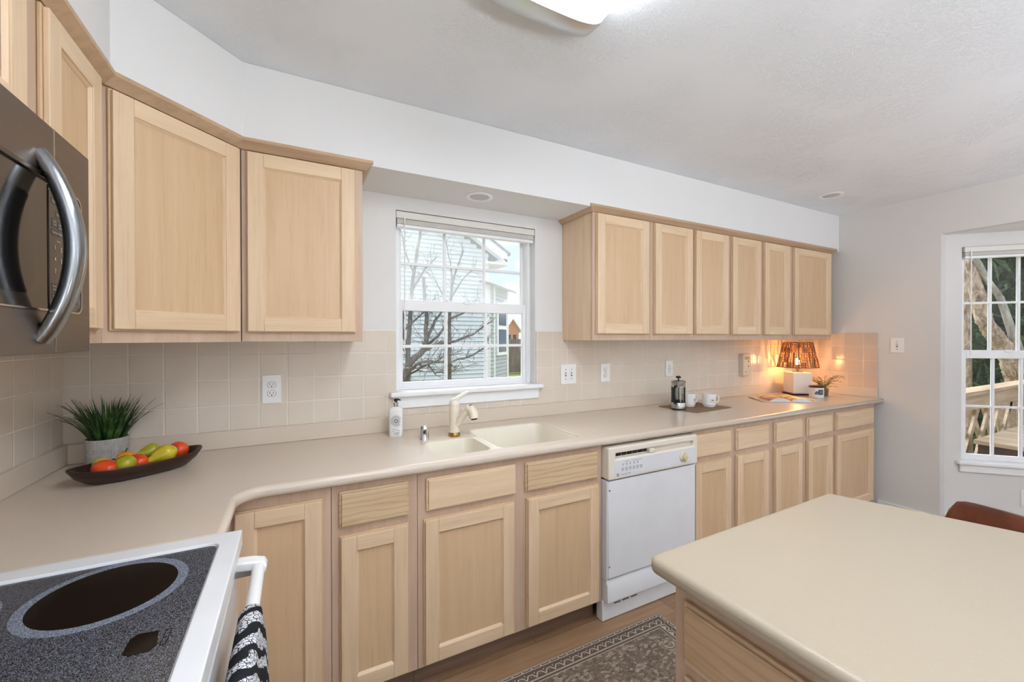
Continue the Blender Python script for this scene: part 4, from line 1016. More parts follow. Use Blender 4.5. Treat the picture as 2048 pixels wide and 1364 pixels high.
for a in (0, PI/2, PI, 1.5*PI): mb.tube([(0, 0, H1-.02), shade_p(a, H1)], .0015, 5)
mb.tube([(0, 0, .25), (0.03, 0, .27), (.034, 0, .34), (0, 0, H1-.02)], .0015, 5); mb.build('shade_holder', 'brass', t)
mb = MB(); mb.tube([(-.03, .079, .035), (-.062, .10, .012), (-.085, .125, .004)], .0025, 6); mb.build('lamp_cord', 'cream_plastic', t)

def page_mat(name, cols, sc):
    k = NM(name, (230, 226, 220), .4); v = k.noise(k.coord((1, 1, 0)), sc, 2, .5, 1.2)
    k.color(k.ramp(v, cols)); return k.m
M['page_photo'] = page_mat('printed_photo_page', [(.34, (236, 230, 222)), (.46, (226, 196, 120)), (.56, (196, 66, 44)), (.66, (238, 228, 214))], 7)
M['page_edge'] = simple('paper_edges', (226, 224, 224), .7, var=.03)
M['cover_gray'] = simple('gray_cover', (150, 148, 150), .4, var=.03)
t = thing('open_magazine', 'open magazine with colourful photo pages in front of the table lamp', 'magazine', (4.075, -.421, ZT), math.atan2(-.228, .33))
HW, DP = .202, .232
def page_prof(sgn, n=12): return [(sgn*HW*i/n, .003+.025*math.sin(min(1, (i/n)*1.35)*PI)**.7*(1-.25*i/n)+(.001 if i else 0)) for i in range(n+1)]
mb = MB(); mb.box(-HW-.003, HW+.003, 0, DP+.003, .0, .0022); mb.build('cover', 'cover_gray', t, smooth=0)
for sg in (-1, 1):
    pp = page_prof(sg); mb = MB(); loops = []
    for y in (.001, DP): loops.append([(x, y, z+.0024) for x, z in pp]+[(x, y, .0024) for x, z in pp[::-1]])
    mb.loft(loops); mb.build('page_block', 'page_edge', t, smooth=30)
    mb = MB(); a, b_ = [(x, .001, z+.0030) for x, z in pp], [(x, DP, z+.0030) for x, z in pp]
    for i in range(len(pp)-1): mb.face((a[i], a[i+1], b_[i+1], b_[i]))
    mb.build('printed_page', 'page_photo', t, smooth=60)
t = thing('jar_candle', 'white jar candle with a blue label and black lid beside the lamp', 'candle', (4.508, -.378, ZT))
M['candle'] = simple('white_candle_jar', (226, 220, 212), .35, var=.04)
M['navy'] = simple('navy_label', (40, 52, 74), .5, var=.08)
mb = MB(); mb.lathe([(.046, 0), (.050, .004), (.050, .082), (.048, .085)], 36); mb.build('jar', 'candle', t)
mb = MB(); mb.lathe([(.051, .0855), (.052, .088), (.052, .095), (.049, .098), (.002, .098)], 36); mb.build('lid', 'black', t)
mb = MB(); n = 10; ca = math.atan2(-1.83, -3.71)+.62
def arcq(a0, a1, z0, z1, r): return [[(r*math.cos(a0+(a1-a0)*i/n), r*math.sin(a0+(a1-a0)*i/n), z) for i in range(n+1)] for z in (z0, z1)]
mb.loft(arcq(ca-.36, ca+.36, .030, .070, .0505), False); mb.build('label', 'navy', t)
mb = MB()
for z in (.060, .051, .042): mb.loft(arcq(ca-.2, ca+.2, z, z+.0022, .0508), False)
mb.build('label_print', 'label_ink', t)
mb = MB(); mb.loft(arcq(ca-.85, ca-.37, .032, .048, .0505), False); mb.loft(arcq(ca-.70, ca-.37, .048, .058, .0505), False); mb.build('floral_print', 'gray_ink', t)
t = thing('potted_fern', 'small airy fern in a brown square pot behind the candle', 'potted plant', (4.685, -.345, ZT), .3)
M['pot_brown'] = simple('brown_gray_pot', (124, 102, 84), .8, var=.06)
M['fern'] = leaf_mat('fern_leaf', (58, 62, 26), (96, 94, 44), (150, 136, 74))
mb = MB(); mb.loft([[(x*s, y*s, z) for x, y in ((-1, -1), (1, -1), (1, 1), (-1, 1))] for s, z in ((.026, 0), (.031, .058), (.027, .058), (.025, .046))], True, True, True); mb.build('pot', 'pot_brown', t, bevel=.001)
mb = MB(); rr = random.Random(11)
for i in range(21):
    a = 2*PI*i/21+rr.uniform(-.15, .15); L_ = rr.uniform(.11, .175); up = rr.uniform(.9, 2.1); dd = Vector((math.cos(a), math.sin(a), 0))
    if dd.x > .55: L_ *= 1.05
    pts = []
    for j in range(9):
        u = j/8; pts.append(Vector((0, 0, .046))+dd*L_*u*(.85)+Vector((0, 0, L_*(up*u-.75*up*u*u*.9))))
    mb.tube(pts, [.0016*(1-j/9)+.0004 for j in range(9)], 5)
    sd = Vector((-dd.y, dd.x, 0))
    for j in range(2, 9):
        for s_ in (-1, 1):
            ln = .024*(1.15-j/9); b0 = pts[j-1].lerp(pts[j], .5 if s_ > 0 else .9); tip = b0+sd*s_*ln+dd*ln*.5+Vector((0, 0, rr.uniform(-.006, .008)))
            mb.strip([b0, b0.lerp(tip, .5)+Vector((0, 0, .002)), tip], [.003, .0125*(1.1-j/10), .0015], dd, .0003)
mb.build('fronds', 'fern', t, smooth=60)

# ------------------------------------------------------------------ rug
def rug_mat(x0, x1, y0, y1):
    k = NM('brown_persian_rug', (110, 95, 82), .95, spec=.05)
    tc = k.n('ShaderNodeTexCoord'); sp = k.n('ShaderNodeSeparateXYZ'); k.l(tc.outputs['Object'], sp.inputs[0]); X, Y = sp.outputs['X'], sp.outputs['Y']
    d = k.math('MINIMUM', k.math('MINIMUM', k.math('SUBTRACT', X, x0), k.math('SUBTRACT', x1, X)), k.math('MINIMUM', k.math('SUBTRACT', Y, y0), k.math('SUBTRACT', y1, Y)))
    v1 = k.n('ShaderNodeTexVoronoi'); v1.inputs['Scale'].default_value = 1; k.l(k.coord((52, 96, 1)), v1.inputs['Vector'])
    s1 = k.n('ShaderNodeSeparateColor'); k.l(v1.outputs['Color'], s1.inputs[0])
    ns = k.noise(k.coord((48, 80, 1)), 1, 4, .65, 2.0)
    fld = k.mix(.55, k.ramp(s1.outputs[0], [(.0, (58, 49, 43)), (.40, (98, 84, 72)), (.72, (134, 118, 102)), (.9, (206, 192, 174))]), k.ramp(ns, [(.3, (66, 56, 49)), (.48, (112, 97, 84)), (.58, (142, 125, 109)), (.7, (188, 172, 154))]))
    # rosettes
    v2 = k.n('ShaderNodeTexVoronoi'); v2.inputs['Scale'].default_value = 6.2; v2.inputs['Randomness'].default_value = .75; k.l(k.coord((1, 1.25, 0)), v2.inputs['Vector'])
    rings = k.math('PINGPONG', v2.outputs['Distance'], .055); nr = k.noise(k.coord(), 60, 2)
    rm = k.math('MULTIPLY', k.math('MULTIPLY', k.maprange(rings, .030, .040, 0, 1), k.maprange(v2.outputs['Distance'], .30, .24, 0, 1)), k.maprange(nr, .42, .55, 0, 1))
    fld = k.mix(k.math('MULTIPLY', rm, .8), fld, (206, 192, 172))
    core = k.maprange(v2.outputs['Distance'], .045, .030, 0, .85); fld = k.mix(core, fld, (62, 54, 50))
    # border: guard stripes and a chain of diamonds
    a = k.math('PINGPONG', k.math('ADD', X, k.math('MULTIPLY', Y, .0)), .0225); b = k.math('PINGPONG', Y, .0225)
    mid = k.math('ABSOLUTE', k.math('SUBTRACT', d, .036))
    ua = k.math('MINIMUM', k.math('ADD', a, k.math('MULTIPLY', mid, .75)), k.math('ADD', b, k.math('MULTIPLY', mid, .75)))
    dia = k.mix(k.maprange(k.math('PINGPONG', ua, .0085), .0030, .0042, 0, 1), (196, 182, 164), (84, 72, 63))
    out = k.mix(k.maprange(d, .0645, .0655, 0, 1), dia, (188, 174, 156))
    out = k.mix(k.maprange(d, .0715, .0725, 0, 1), out, (74, 63, 55)); out = k.mix(k.maprange(d, .080, .081, 0, 1), out, (178, 164, 146)); out = k.mix(k.maprange(d, .085, .086, 0, 1), out, fld)
    out = k.mix(k.maprange(d, .010, .011, 1, 0), out, (170, 154, 136)); out = k.mix(k.maprange(d, .003, .004, 1, 0), out, (120, 104, 90))
    f = k.noise(k.coord(), 700, 2); out = k.mix(.25, out, k.ramp(f, [(.3, (70, 60, 52)), (.7, (180, 166, 150))]))
    k.color(out); k.bump(f, .5, .002); return k.m
RX0, RX1, RY0, RY1 = .35, 2.415, -1.46, -.695
M['rug'] = rug_mat(RX0, RX1, RY0, RY1)
mb = MB(); mb.prism(rrect(RX0, RX1, RY0, RY1, .012), .0005, .008); o = mb.build('rug', 'rug', bevel=.002); tag(o, 'brown patterned runner rug on the floor in front of the sink cabinet', 'rug')

# ------------------------------------------------------------------ leather chair beyond the island
M['leather'] = (lambda k: (k.color(k.ramp(k.noise(k.coord(), 14, 4), [(.3, (70, 33, 17)), (.55, (96, 47, 25)), (.8, (120, 64, 36))])), k.bump(k.noise(k.coord(), 220, 3), .12, .001), k.m)[2])(NM('brown_leather', (122, 62, 32), .36))
t = thing('leather_chair', 'brown leather chair with a curved back beyond the island', 'chair', (2.515, -1.812, .006), math.radians(-111))
# local: back at +y, seat towards -y
mb = MB(); loops = []
for i in range(21):
    u = -1+2*i/20; x = .235*math.sin(u*1.25)/math.sin(1.25); yb = .20-.06*u*u; e = 1-max(0, (abs(u)-.72)/.28)**2.2*.28
    zt, zb = .50+(.852-.50)*e, .47; th = .026
    nx, ny = -2*u*.10/.235*.6, 1.0
    loops.append([(x, yb-th, zb), (x, yb-th, (zb+zt)/2), (x, yb-th+.004, zt-.016), (x, yb-th/2, zt), (x, yb+.0+th*.4, zt-.004), (x, yb+th, zt-.026), (x, yb+th, (zb+zt)/2), (x, yb+th, zb)])
mb.loft(loops); mb.build('backrest', 'leather', t, smooth=60)
mb = MB(); mb.loft([[(x, y, z) for x, y in rrect(-.23, .23, -.25, .20, .07)] for z in (.42, .44, .475, .485)]); mb.build('seat', 'leather', t, bevel=.012, seg=3)
for sx_, sy_ in ((-1, -1), (1, -1), (-1, 1), (1, 1)):
    mb = MB(); mb.tube([(sx_*.17, sy_*.16, .425), (sx_*.21, sy_*.21, -.005)], [.014, .010], 12); mb.build('leg', 'black', t)

# ------------------------------------------------------------------ lights
def ceiling_fixture(label, loc, L_=1.22):
    # wrap-around linear fixture: white acrylic body with brushed metal end caps, long axis along y
    t = thing('ceiling_light', label, 'ceiling light', loc)
    def arch(hw, dp, y, n=24):
        out = []
        for i in range(n+1):
            a = PI*i/n; out.append((-hw*math.copysign(abs(math.cos(a))**.62, math.cos(a)), y, -.002-dp*math.sin(a)**.55))
        return out
    mb = MB(); mb.loft([arch(.188, .078, -.01), arch(.188, .080, -L_/2), arch(.188, .078, -L_+.01)]); mb.build('acrylic_diffuser', 'lit_glass', t, smooth=60)
    for sg, y0 in ((1, 0), (-1, -L_)):
        prof = ((.190, .083, -.012), (.191, .084, .0), (.194, .080, .028), (.199, .066, .066), (.205, .040, .098), (.210, .012, .118), (.210, .003, .122))
        mb = MB(); mb.loft([arch(h, d, y0+sg*y) for h, d, y in prof]); mb.build('metal_end_cap', 'nickel', t, smooth=60)
    return t
ceiling_fixture('wrap-around white ceiling light with brushed metal end caps', (1.474, -1.160, CEIL))
def pendant(label, loc, z):  # unseen globe lamp added to even out the room's fill
    t = thing('fill_pendant_light', label, 'fill light', (loc[0], loc[1], CEIL))
    mb = MB(); mb.lathe([(.06, -.022), (.06, -.002), (.002, -.001)], 24); mb.build('canopy', 'nickel', t)
    mb = MB(); mb.tube([(0, 0, -.02), (0, 0, z-CEIL+.14)], .004, 8); mb.build('rod', 'nickel', t)
    mb = MB(); mb.lathe([(.03, .125), (.035, .16), (.01, .165)], 20, (0, 0, z-CEIL)); mb.build('shade_cap', 'nickel', t)
    mb = MB(); mb.ball((0, 0, z-CEIL), .135, 32, 20); mb.build('globe_shade', 'fill_globe', t, smooth=80); return t
pendant('round white pendant globe added as unseen fill behind the camera, left', (1.25, -3.45), 1.86)
pendant('round white pendant globe added as unseen fill at the dining end behind the island', (3.7, -3.2), 1.86)
def fill_torchiere(label, x, y):  # unseen uplight added to bounce soft fill off the ceiling
    t = thing('fill_floor_lamp', label, 'floor lamp', (x, y, 0))
    mb = MB(); mb.lathe([(.14, .0005), (.14, .015), (.03, .03), (.002, .03)], 28); mb.build('base', 'nickel', t)
    mb = MB(); mb.tube([(0, 0, .03), (0, 0, .86)], .012, 10); mb.build('pole', 'nickel', t)
    mb = MB(); mb.lathe([(.02, .85), (.11, .89), (.175, .96), (.170, .962), (.105, .90), (.02, .872)], 32); mb.build('bowl_shade', 'nickel', t, smooth=60)
    mb = MB(); mb.lathe([(.150, .935), (.150, .942), (.002, .945)], 32); mb.build('light_bowl', 'fill_bowl', t); return t
fill_torchiere('low nickel uplight floor lamp added as unseen fill behind the camera, left', .75, -4.2)
fill_torchiere('low nickel uplight floor lamp added as unseen fill behind the camera, middle', 2.3, -3.9)
fill_torchiere('low nickel uplight floor lamp added as unseen fill by the dining end of the bay', 4.1, -3.6)
def can(label, loc, r):
    t = thing('recessed_light', label, 'recessed light', loc)
    mb = MB(); n = 40
    mb.loft([[(rr_*math.cos(2*PI*i/n), rr_*math.sin(2*PI*i/n), z) for i in range(n)] for rr_, z in ((r, -.0005), (r, -.004), (r*.93, -.006), (r*.74, -.005), (r*.70, -.0005))], True, False, False); mb.build('trim_ring', 'trim', t, smooth=30)
    mb = MB(); mb.lathe([(r*.70, -.0005), (r*.66, -.0032), (r*.4, -.0045), (.002, -.005)], n); mb.build('lens', 'can_lens', t); return t
M['can_lens'] = simple('unlit_lens', (196, 194, 190), .4, var=.02)
can('round recessed light in the soffit above the sink window', (1.655, -.185, SOF), .072)
can('round recessed light in the ceiling near the gray wall', (4.29, -.575, CEIL), .078)

# ------------------------------------------------------------------ outside: lawn, neighbour's house, bare tree, fence
def lawn_mat():
    k = NM('winter_lawn', (120, 128, 74), .95, spec=.1); a = k.noise(k.coord(), .35, 3); b = k.noise(k.coord(), 40, 3)
    k.color(k.mix(.3, k.ramp(a, [(.35, (84, 112, 62)), (.55, (150, 146, 84)), (.7, (168, 150, 96))]), k.ramp(b, [(.3, (70, 88, 48)), (.7, (176, 168, 112))]))); return k.m
M['lawn'] = lawn_mat()
GZ = -.70
sbox('ground', 'lawn', (-25, 60, .13, 60, GZ-.2, GZ), (5.9, 60, -30, .13, GZ-.2, GZ))
M['siding'] = simple('pale_vinyl_siding', (208, 213, 219), .6, var=.02)
M['siding2'] = simple('gray_vinyl_siding', (176, 178, 182), .6, var=.03)
M['corner'] = simple('white_corner_board', (234, 236, 238), .5, var=.01)
M['roof'] = simple('gray_shingles', (112, 112, 116), .9, var=.12)
M['win_dark'] = simple('dark_window_pane', (58, 62, 66), .12, var=.1)
HY = 8.5; HX1 = 5.62
t = thing('neighbor_house', 'pale gray house with horizontal lap siding and gable seen through the sink window', 'house', (0, 0, 0))
def gable_top(x): return 4.26-(x-5.024)*.62
mb = MB(); z = GZ; ex = .112; x0 = -4.0
mb.box(x0, HX1, HY+.03, HY+.10, GZ, 3.55)
while z < 6.2:
    x1 = HX1
    if z+ex > gable_top(HX1)-.2: x1 = 5.024+(4.26-.10-z-ex)/.62
    xl = max(x0, 2*1.0-x1)
    if x1 > xl+.1: mb.loft([[(x, HY+.026, z+ex), (x, HY-.020, z), (x, HY+.03, z), (x, HY+.04, z+ex)] for x in (xl, x1)])
    z += ex
mb.build('lap_siding', 'siding', t, smooth=0)
mb = MB(); mb.box(HX1-.09, HX1+.02, HY-.02, HY+.06, GZ, 3.50); mb.build('corner_board', 'corner', t, smooth=0)
def rake(xa, xb, off0, off1, y0, y1): return [[(x, y, gable_top(x)+o) for y, o in ((y0, off0), (y1, off0), (y1, off1), (y0, off1))] for x in (xa, xb)]
mb = MB(); mb.loft(rake(1.0, 6.12, -.06, .20, HY-.24, HY-.20)); mb.build('rake_board', 'corner', t, smooth=0)
mb = MB(); mb.loft(rake(1.0, 6.20, .20, .26, HY-.28, HY+5)); mb.build('roof_slope', 'roof', t, smooth=0)
mb = MB(); mb.loft(rake(1.0, 6.10, -.06, -.03, HY-.20, HY-.02)); mb.box(HX1-.15, 6.18, HY-.22, HY+4, 3.46, 3.52); mb.box(5.98, 6.18, HY-.24, HY+4, 3.50, 3.62); mb.build('eave_soffit', 'corner', t, smooth=0)
mb = MB()
for i in range(9): mb.box(5.40, 5.74, 9.3-.004*(i % 2), 9.6, 3.6+i*.112, 3.6+(i+1)*.112-.01)
mb.build('chimney_chase', 'siding', t, smooth=0)
q = math.sqrt(.5)
def ang(u, y, z): return (5.64+u*q-y*q*0+y*q, 8.52+u*q-y*q, z)   # 45 degree wing; y towards the viewer
mb = MB(); z = GZ
while z < 2.9:
    mb.loft([[ang(u, yy, zz) for yy, zz in ((.004, z+ex), (.034, z), (0, z), (-.01, z+ex))] for u in (0, 1.70)]); z += ex
mb.build('bay_siding', 'siding2', t, smooth=0)
for u0_, u1_ in ((.0, .05), (.36, .46), (1.60, 1.72)):
    mb = MB(); mb.loft([[ang(u, yy, zz) for u in (u0_, u1_) for yy in ((-.01, .05) if u == u0_ else (.05, -.01))] for zz in (GZ, 2.9)]); mb.build('corner_board', 'corner', t, smooth=0)
def angbox(u0_, u1_, y0_, y1_, z0_, z1_, nm, mt, par):
    mb = MB(); mb.loft([[ang(u0_, y0_, zz), ang(u1_, y0_, zz), ang(u1_, y1_, zz), ang(u0_, y1_, zz)] for zz in (z0_, z1_)]); return mb.build(nm, mt, par, smooth=0)
wf = angbox(.58, 1.48, .02, .075, .88, 2.45, 'window', 'corner', t)
angbox(.70, 1.38, .05, .085, 1.78, 2.36, 'pane', 'win_dark', wf); angbox(.70, 1.38, .05, .085, .98, 1.66, 'pane', 'win_dark', wf)
mb = MB(); mb.loft([[ang(-.2, .25, 2.9), ang(1.9, .25, 2.9), ang(1.9, -2, 3.6), ang(-.2, -2, 3.6)], [ang(-.2, .25, 2.84), ang(1.9, .25, 2.84), ang(1.9, -2, 3.5), ang(-.2, -2, 3.5)]]); mb.build('bay_roof', 'roof', t, smooth=0)
# further houses
def far_house(label, x0, x1, y, wall, zt, zr, brick=False):
    h = thing('distant_house', label, 'house', (x0, y, GZ)); w_ = x1-x0
    mb = MB(); mb.box(0, w_, 0, 6, 0, zt); mb.loft([[(0, yy, zt), (w_, yy, zt), (w_/2, yy, zr)] for yy in (0, 6)]); mb.build('walls', wall, h, smooth=0)
    mb = MB(); s = (zr-zt)/(w_/2)
    for sg in (-1, 1):
        xa, xb = w_/2, w_/2+sg*(w_/2+.25); mb.loft([[(xa, yy, zr+.02), (xb, yy, zr+.02-s*(w_/2+.25)), (xb, yy, zr+.20-s*(w_/2+.25)), (xa, yy, zr+.20)] for yy in (-.25, 6.2)])
    mb.build('roof', 'corner', h, smooth=0)
    mb = MB()
    for k in range(2): mb.box(w_*(.18+.4*k), w_*(.40+.4*k), -.03, .02, zt-1.7, zt-.5)
    mb.build('window', 'win_dark', h, smooth=0); return h
M['brick'] = simple('orange_brick', (190, 138, 114), .9, var=.12)
far_house('orange brick house with a white-edged gable far beyond the fence', 16.95, 18.30, 30, 'brick', 2.9, 3.75)
M['slate'] = simple('blue_gray_fence_cap', (78, 88, 104), .6, var=.05)
t = thing('board_fence', 'brown vertical board fence across the far lawn', 'fence', (8, 20, GZ))
M['fence'] = wood('weathered_fence', (150, 134, 122), (118, 102, 92), (84, 72, 66), 'z')
mb = MB()
for i in range(56): mb.box(i*.15, i*.15+.135, 0, .022+.008*(i % 3), .02, 2.05)
mb.build('boards', 'fence', t, smooth=0)
mb = MB()
for z in (.4, 1.6): mb.box(0, 8.4, .03, .08, z, z+.09)
mb.build('rails', 'fence', t, smooth=0)
# bare tree in front of the siding
def bark(name, a, b, c, sc, bs):
    k = NM(name, b, .9, spec=.1); n1 = k.noise(k.coord((1, 1, .35)), sc, 5, .65, 1.5); n2 = k.noise(k.coord(), sc*.3, 2)
    k.color(k.mix(.3, k.ramp(n1, [(.32, a), (.5, b), (.66, c)]), k.ramp(n2, [(.3, a), (.7, c)]))); k.bump(n1, bs, .02); return k.m
M['twig'] = bark('gray_brown_bark', (58, 52, 48), (96, 88, 82), (140, 132, 124), 30, .5)
def bare_tree(name, label, loc, limbs, twigs, seed, th=1.0):
    rr = random.Random(seed); mb = MB()
    t = thing(name, label, 'tree', loc); L0 = Vector(loc)
    for pts, r0, r1 in limbs:
        P = [Vector(p)-L0 for p in pts]; fine = []
        for a, b in zip(P, P[1:]):
            for k in range(3): fine.append(a.lerp(b, k/3)+Vector((rr.uniform(-1, 1), rr.uniform(-1, 1), rr.uniform(-1, 1)))*.012)
        fine.append(P[-1]); n = len(fine)
        mb.tube(fine, [(r0+(r1-r0)*i/(n-1))*th for i in range(n)], 8)
        if twigs:
            for i in range(2, n):
                for q_ in range(twigs):
                    d = (fine[i]-fine[i-1]).normalized(); side = Vector((rr.uniform(-1, 1), rr.uniform(-.6, .6), rr.uniform(-.7, 1))).normalized()
                    dr = (d*.7+side).normalized(); ln = rr.uniform(.10, .34); p0 = fine[i]; tp = [p0]
                    for s in range(4): dr = (dr+Vector((rr.uniform(-.4, .4), rr.uniform(-.3, .3), rr.uniform(-.3, .4)))).normalized(); tp.append(tp[-1]+dr*ln/4)
                    mb.tube(tp, [.0050*th, .004*th, .0032*th, .0026*th, .0018*th], 4)
                    for s in (1, 2, 3):
                        d2 = (dr+Vector((rr.uniform(-1, 1), rr.uniform(-.5, .5), rr.uniform(-.8, .8)))).normalized(); mb.tube([tp[s], tp[s]+d2*ln*.22, tp[s]+d2*ln*.36+Vector((0, 0, .02))], [.0028*th, .0022*th, .0014*th], 4)
    mb.build('branches', 'twig', t, smooth=60); return t
bare_tree('bare_tree', 'bare branching tree just outside the sink window', (2.05, 4.0, GZ),
  [([(2.05, 4, GZ), (2.10, 4, .1), (2.19, 4, .74), (2.316, 4, 1.03), (2.506, 3.95, 1.215), (2.56, 3.95, 1.40), (2.546, 3.95, 1.73), (2.50, 3.9, 2.3)], .075, .022),
   ([(2.506, 3.95, 1.215), (2.70, 3.95, 1.30), (2.98, 3.9, 1.35), (3.277, 3.9, 1.45), (3.6, 3.9, 1.66)], .030, .010),
   ([(2.56, 3.95, 1.40), (2.70, 4.0, 1.66), (2.80, 4.0, 1.80)], .028, .016),
   ([(2.62, 4.05, 1.30), (2.836, 4.05, 1.52), (2.983, 4.1, 1.70), (3.277, 4.1, 1.83), (3.5, 4.1, 1.95)], .022, .009),
   ([(2.316, 4, 1.03), (2.27, 4.0, 1.25), (2.20, 4.0, 1.50), (2.21, 4.0, 1.80)], .026, .014),
   ([(2.21, 4.0, 1.50), (2.40, 4.05, 1.66), (2.55, 4.05, 1.80), (2.66, 4.05, 1.95)], .018, .010),
   ([(2.24, 4, .86), (2.40, 3.95, 1.00), (2.544, 3.95, 1.05), (2.75, 3.95, 1.02), (2.95, 3.95, 1.03), (3.319, 3.95, 1.12), (3.56, 3.9, 1.28)], .026, .010),
   ([(2.20, 4, .78), (2.42, 4.05, .90), (2.62, 4.05, .99), (2.86, 4.1, 1.10), (3.1, 4.1, 1.14)], .018, .007),
   ([(2.62, 4.05, .99), (2.70, 4.05, .86), (2.90, 4.1, .84), (3.1, 4.1, .90)], .012, .006)], 2, 4)
bare_tree('bare_tree', 'slender bare tree behind the fogged upper panes, left', (2.45, 4.9, GZ),
  [([(2.45, 4.9, GZ), (2.50, 4.9, 1.0), (2.56, 4.9, 2.0), (2.62, 4.9, 2.6), (2.75, 4.9, 3.4)], .05, .02), ([(2.58, 4.9, 2.2), (2.80, 4.9, 2.6), (3.0, 4.9, 2.8)], .02, .008), ([(2.60, 4.9, 2.5), (2.45, 4.9, 2.9), (2.40, 4.9, 3.2)], .018, .008)], 2, 8)
bare_tree('bare_tree', 'small forked bare tree behind the fogged upper panes, middle', (3.32, 5.2, GZ),
  [([(3.32, 5.2, GZ), (3.34, 5.2, 1.0), (3.36, 5.2, 2.0), (3.42, 5.2, 2.5), (3.62, 5.2, 3.05)], .045, .014), ([(3.40, 5.2, 2.4), (3.36, 5.2, 2.8), (3.28, 5.2, 3.2)], .018, .008), ([(3.37, 5.2, 2.1), (3.6, 5.2, 2.5), (3.85, 5.2, 2.75)], .016, .008), ([(3.36, 5.2, 2.0), (3.15, 5.2, 2.3), (3.02, 5.2, 2.6)], .016, .007)], 2, 9)

# ------------------------------------------------------------------ outside the bay: deck, leaning trees, evergreens
M['deck'] = wood('weathered_deck_boards', (214, 194, 168), (180, 158, 132), (138, 116, 94), 'x')
M['deck_y'] = wood('weathered_bench_boards', (206, 188, 162), (172, 152, 128), (128, 108, 90), 'y')
M['deck_dark'] = wood('dark_deck_boards', (92, 72, 58), (66, 50, 40), (42, 32, 26), 'x')  # darker board colour for the deck floor and bench underframe
mb = MB()
for i in range(26): mb.box(5.95+i*.145, 5.95+i*.145+.138, -4.5, -.62, -.05, -.012)
o = mb.build('deck', 'deck_dark', smooth=0); structure(o)
t = thing('deck_railing', 'weathered wooden deck railing with diagonal braces outside the bay', 'railing', (6.0, -.74, -.012))
mb = MB(); mb.box(-.05, 2.75, -.075, .075, .882, .918); mb.build('cap_rail', 'deck', t, bevel=.004)
mb = MB(); mb.box(-.03, 2.75, -.055, -.018, .745, .880); mb.build('upper_rail', 'deck', t, bevel=.003)
mb = MB(); mb.box(-.03, 2.75, -.055, -.018, .10, .19); mb.build('lower_rail', 'deck', t, bevel=.003)
for x in (0, 1.5, 2.7): mb = MB(); mb.box(x-.045, x+.045, -.017, .072, 0, .881); mb.build('post', 'deck', t, bevel=.003)
for i in range(4):
    for s in (0, 1):
        x = .12+i*.32; a, b = (x, .19), (x+.42, .745)
        if s: a, b = (x+.42, .19), (x, .745)
        y = -.017+s*.022; mb = MB(); mb.loft([[(a[0]+dx_, yy, a[1]), (b[0]+dx_, yy, b[1])][::1]+[(b[0]+dx_+.075, yy, b[1]), (a[0]+dx_+.075, yy, a[1])] for yy in (y, y+.02) for dx_ in (0,)]); mb.build('diagonal_brace', 'deck', t, smooth=0)
for i in range(8):
    x = 1.62+i*.125; mb = MB(); mb.box(x, x+.04, -.0165, .022, .19, .86); mb.build('baluster', 'deck', t, smooth=0)
t = thing('deck_bench', 'long weathered wooden bench top on the deck beside the railing', 'bench', (6.07, -.85, -.012))
for i in range(7): mb = MB(); mb.box(i*.19, i*.19+.182, -1.6, 0, .475, .512); mb.build('seat_board', 'deck_y', t, bevel=.003)
mb = MB(); mb.box(.03, .07, -1.58, -.02, .34, .474); mb.box(1.24, 1.28, -1.58, -.02, .34, .474); mb.build('apron', 'deck_dark', t, smooth=0)
for x in (.04, 1.20):
    for y in (-1.5, -.14): mb = MB(); mb.box(x, x+.09, y, y+.09, 0, .474); mb.build('leg', 'deck_dark', t, smooth=0)
M['birch'] = bark('peeling_pink_bark', (84, 66, 54), (164, 140, 120), (220, 200, 180), 16, .9)
M['graybark'] = bark('smooth_gray_bark', (112, 106, 98), (160, 154, 144), (204, 200, 190), 10, .3)
def trunk(name, label, pts, radii, mat, rough=.02, n=22, seed=1):
    base = Vector(pts[0]); t = thing(name, label, 'tree', base); rr = random.Random(seed); P = [Vector(p)-base for p in pts]; fine = []; rad = []
    for i in range(len(P)-1):
        for k in range(8): fine.append(P[i].lerp(P[i+1], k/8)); rad.append(radii[i]+(radii[i+1]-radii[i])*k/8)
    fine.append(P[-1]); rad.append(radii[-1]); loops = []
    for p, r in zip(fine, rad): loops.append([p+Vector((math.cos(2*PI*j/n), math.sin(2*PI*j/n), 0))*r*(1+rr.uniform(-rough, rough)*4) for j in range(n)])
    mb = MB(); mb.loft(loops); mb.build('trunk', mat, t, smooth=60); return t
trunk('leaning_tree', 'thick leaning tree trunk with peeling bark outside the bay window', [(9.52, -.50, GZ), (9.42, -.48, .3), (9.28, -.44, .87), (9.20, -.40, 1.10), (9.065, -.323, 1.324), (8.89, -.226, 1.596), (8.82, -.19, 1.867), (8.77, -.16, 2.14), (8.73, -.14, 2.42), (8.6, -.08, 3.3), (8.45, 0, 4.4)], [.19, .16, .135, .125, .105, .085, .078, .064, .058, .05, .045], 'birch', .03, seed=3)
trunk('leaning_tree', 'slimmer smooth gray trunk leaning beside the peeling one', [(9.42, -.60, GZ), (9.30, -.53, .7), (9.17, -.46, 1.2), (9.04, -.40, 1.592), (8.94, -.344, 1.925), (8.81, -.273, 2.127), (8.68, -.202, 2.394), (8.60, -.159, 2.60), (8.4, -.05, 3.4), (8.2, .05, 4.2)], [.09, .075, .055, .042, .038, .036, .034, .033, .03, .028], 'graybark', .008, seed=4)
trunk('leaning_tree', 'thin upright reddish trunk at the left edge of the bay window view', [(9.68, .16, GZ), (9.67, .165, 1.5), (9.66, .165, 2.6), (9.64, .17, 4.0)], [.08, .065, .055, .045], 'birch', .02, seed=5)
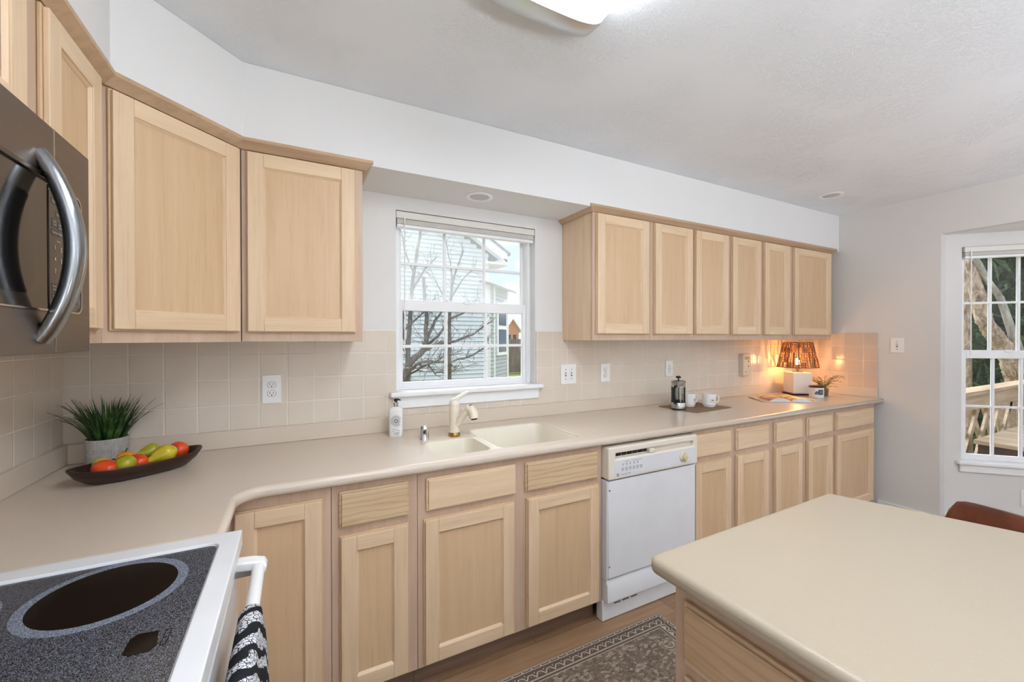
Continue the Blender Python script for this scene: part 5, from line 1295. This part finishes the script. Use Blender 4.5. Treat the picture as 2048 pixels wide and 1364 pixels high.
trunk('leaning_tree', 'upright reddish trunk further right among the evergreens', [(10.32, -.83, GZ), (10.30, -.82, 1.6), (10.30, -.82, 2.6), (10.3, -.8, 4.2)], [.09, .07, .06, .05], 'birch', .02, seed=6)
M['needles'] = leaf_mat('dark_evergreen_needles', (14, 24, 10), (38, 54, 22), (92, 108, 48), .7)
def evergreen(label, loc, h, r, seed, count):
    rr = random.Random(seed); t = thing('evergreen_tree', label, 'tree', loc); mb = MB()
    for i in range(count):
        z = h*rr.random()**.9*.97+.25; rad = r*(1-.55*z/h)*rr.uniform(.35, 1.0); a = rr.uniform(0, 2*PI)
        d = Vector((math.cos(a), math.sin(a), 0)); p0 = d*rad+Vector((0, 0, z)); ln = rr.uniform(.20, .52)
        dr = (d*rr.uniform(.4, 1)+Vector((rr.uniform(-.7, .7), rr.uniform(-.7, .7), rr.uniform(-.75, .15)))).normalized()
        p1 = p0+dr*ln*.5; p2 = p0+dr*ln+Vector((0, 0, -ln*.22)); mb.strip([p0, p1, p2], [.012, rr.uniform(.03, .085), .004], (-d.y, d.x, rr.uniform(-.6, .6)), .002)
    mb.build('needle_sprays', 'needles', t, smooth=0)
    mb = MB(); mb.tube([(0, 0, 0), (0, 0, h)], [r*.09, r*.02], 10); mb.build('trunk', 'twig', t)
    mb = MB(); rr = random.Random(seed+1); lp = []
    for k in range(9):
        z = .15+(h*.93)*k/8; q_ = r*.62*(1-.5*k/8); lp.append([(math.cos(2*PI*j/16)*q_*rr.uniform(.8, 1.15), math.sin(2*PI*j/16)*q_*rr.uniform(.8, 1.15), z) for j in range(16)])
    mb.loft(lp); mb.build('inner_growth', 'needles', t, smooth=0); return t
evergreen('dark evergreen tree filling the left of the bay window view', (11.9, .55, GZ), 5.6, 1.7, 21, 3600)
evergreen('dark evergreen tree behind the leaning trunks', (12.6, -1.25, GZ), 6.0, 1.8, 22, 3600)
evergreen('dark evergreen tree at the right side of the bay window view', (11.8, -3.2, GZ), 5.4, 1.8, 23, 2600)

# ------------------------------------------------------------------ groups of repeats
GROUPS = {'wall_cabinet': 'oak wall cabinets', 'corner_wall_cabinet': 'oak wall cabinets', 'base_cabinet': 'oak base cabinets', 'corner_base_cabinet': 'oak base cabinets', 'sink_base_cabinet': 'oak base cabinets',
          'wall_outlet': 'white wall outlets', 'light_switch': 'white light switches', 'mango': 'fruit in the dough bowl', 'pear': 'fruit in the dough bowl', 'lime': 'fruit in the dough bowl',
          'apricot': 'fruit in the dough bowl', 'coffee_mug': 'white sunrise mugs', 'recessed_light': 'round recessed lights', 'window_blind': 'raised window blinds', 'fill_pendant_light': 'pendant globes added behind the camera as fill',
          'fill_floor_lamp': 'uplight floor lamps added behind the camera as fill', 'evergreen_tree': 'evergreens beyond the deck', 'leaning_tree': 'trunks beyond the deck', 'bare_tree': 'bare trees by the neighbor house'}
for o in SC.objects:
    g = GROUPS.get(o.name.split('.')[0])
    if g and o.parent is None: o['group'] = g
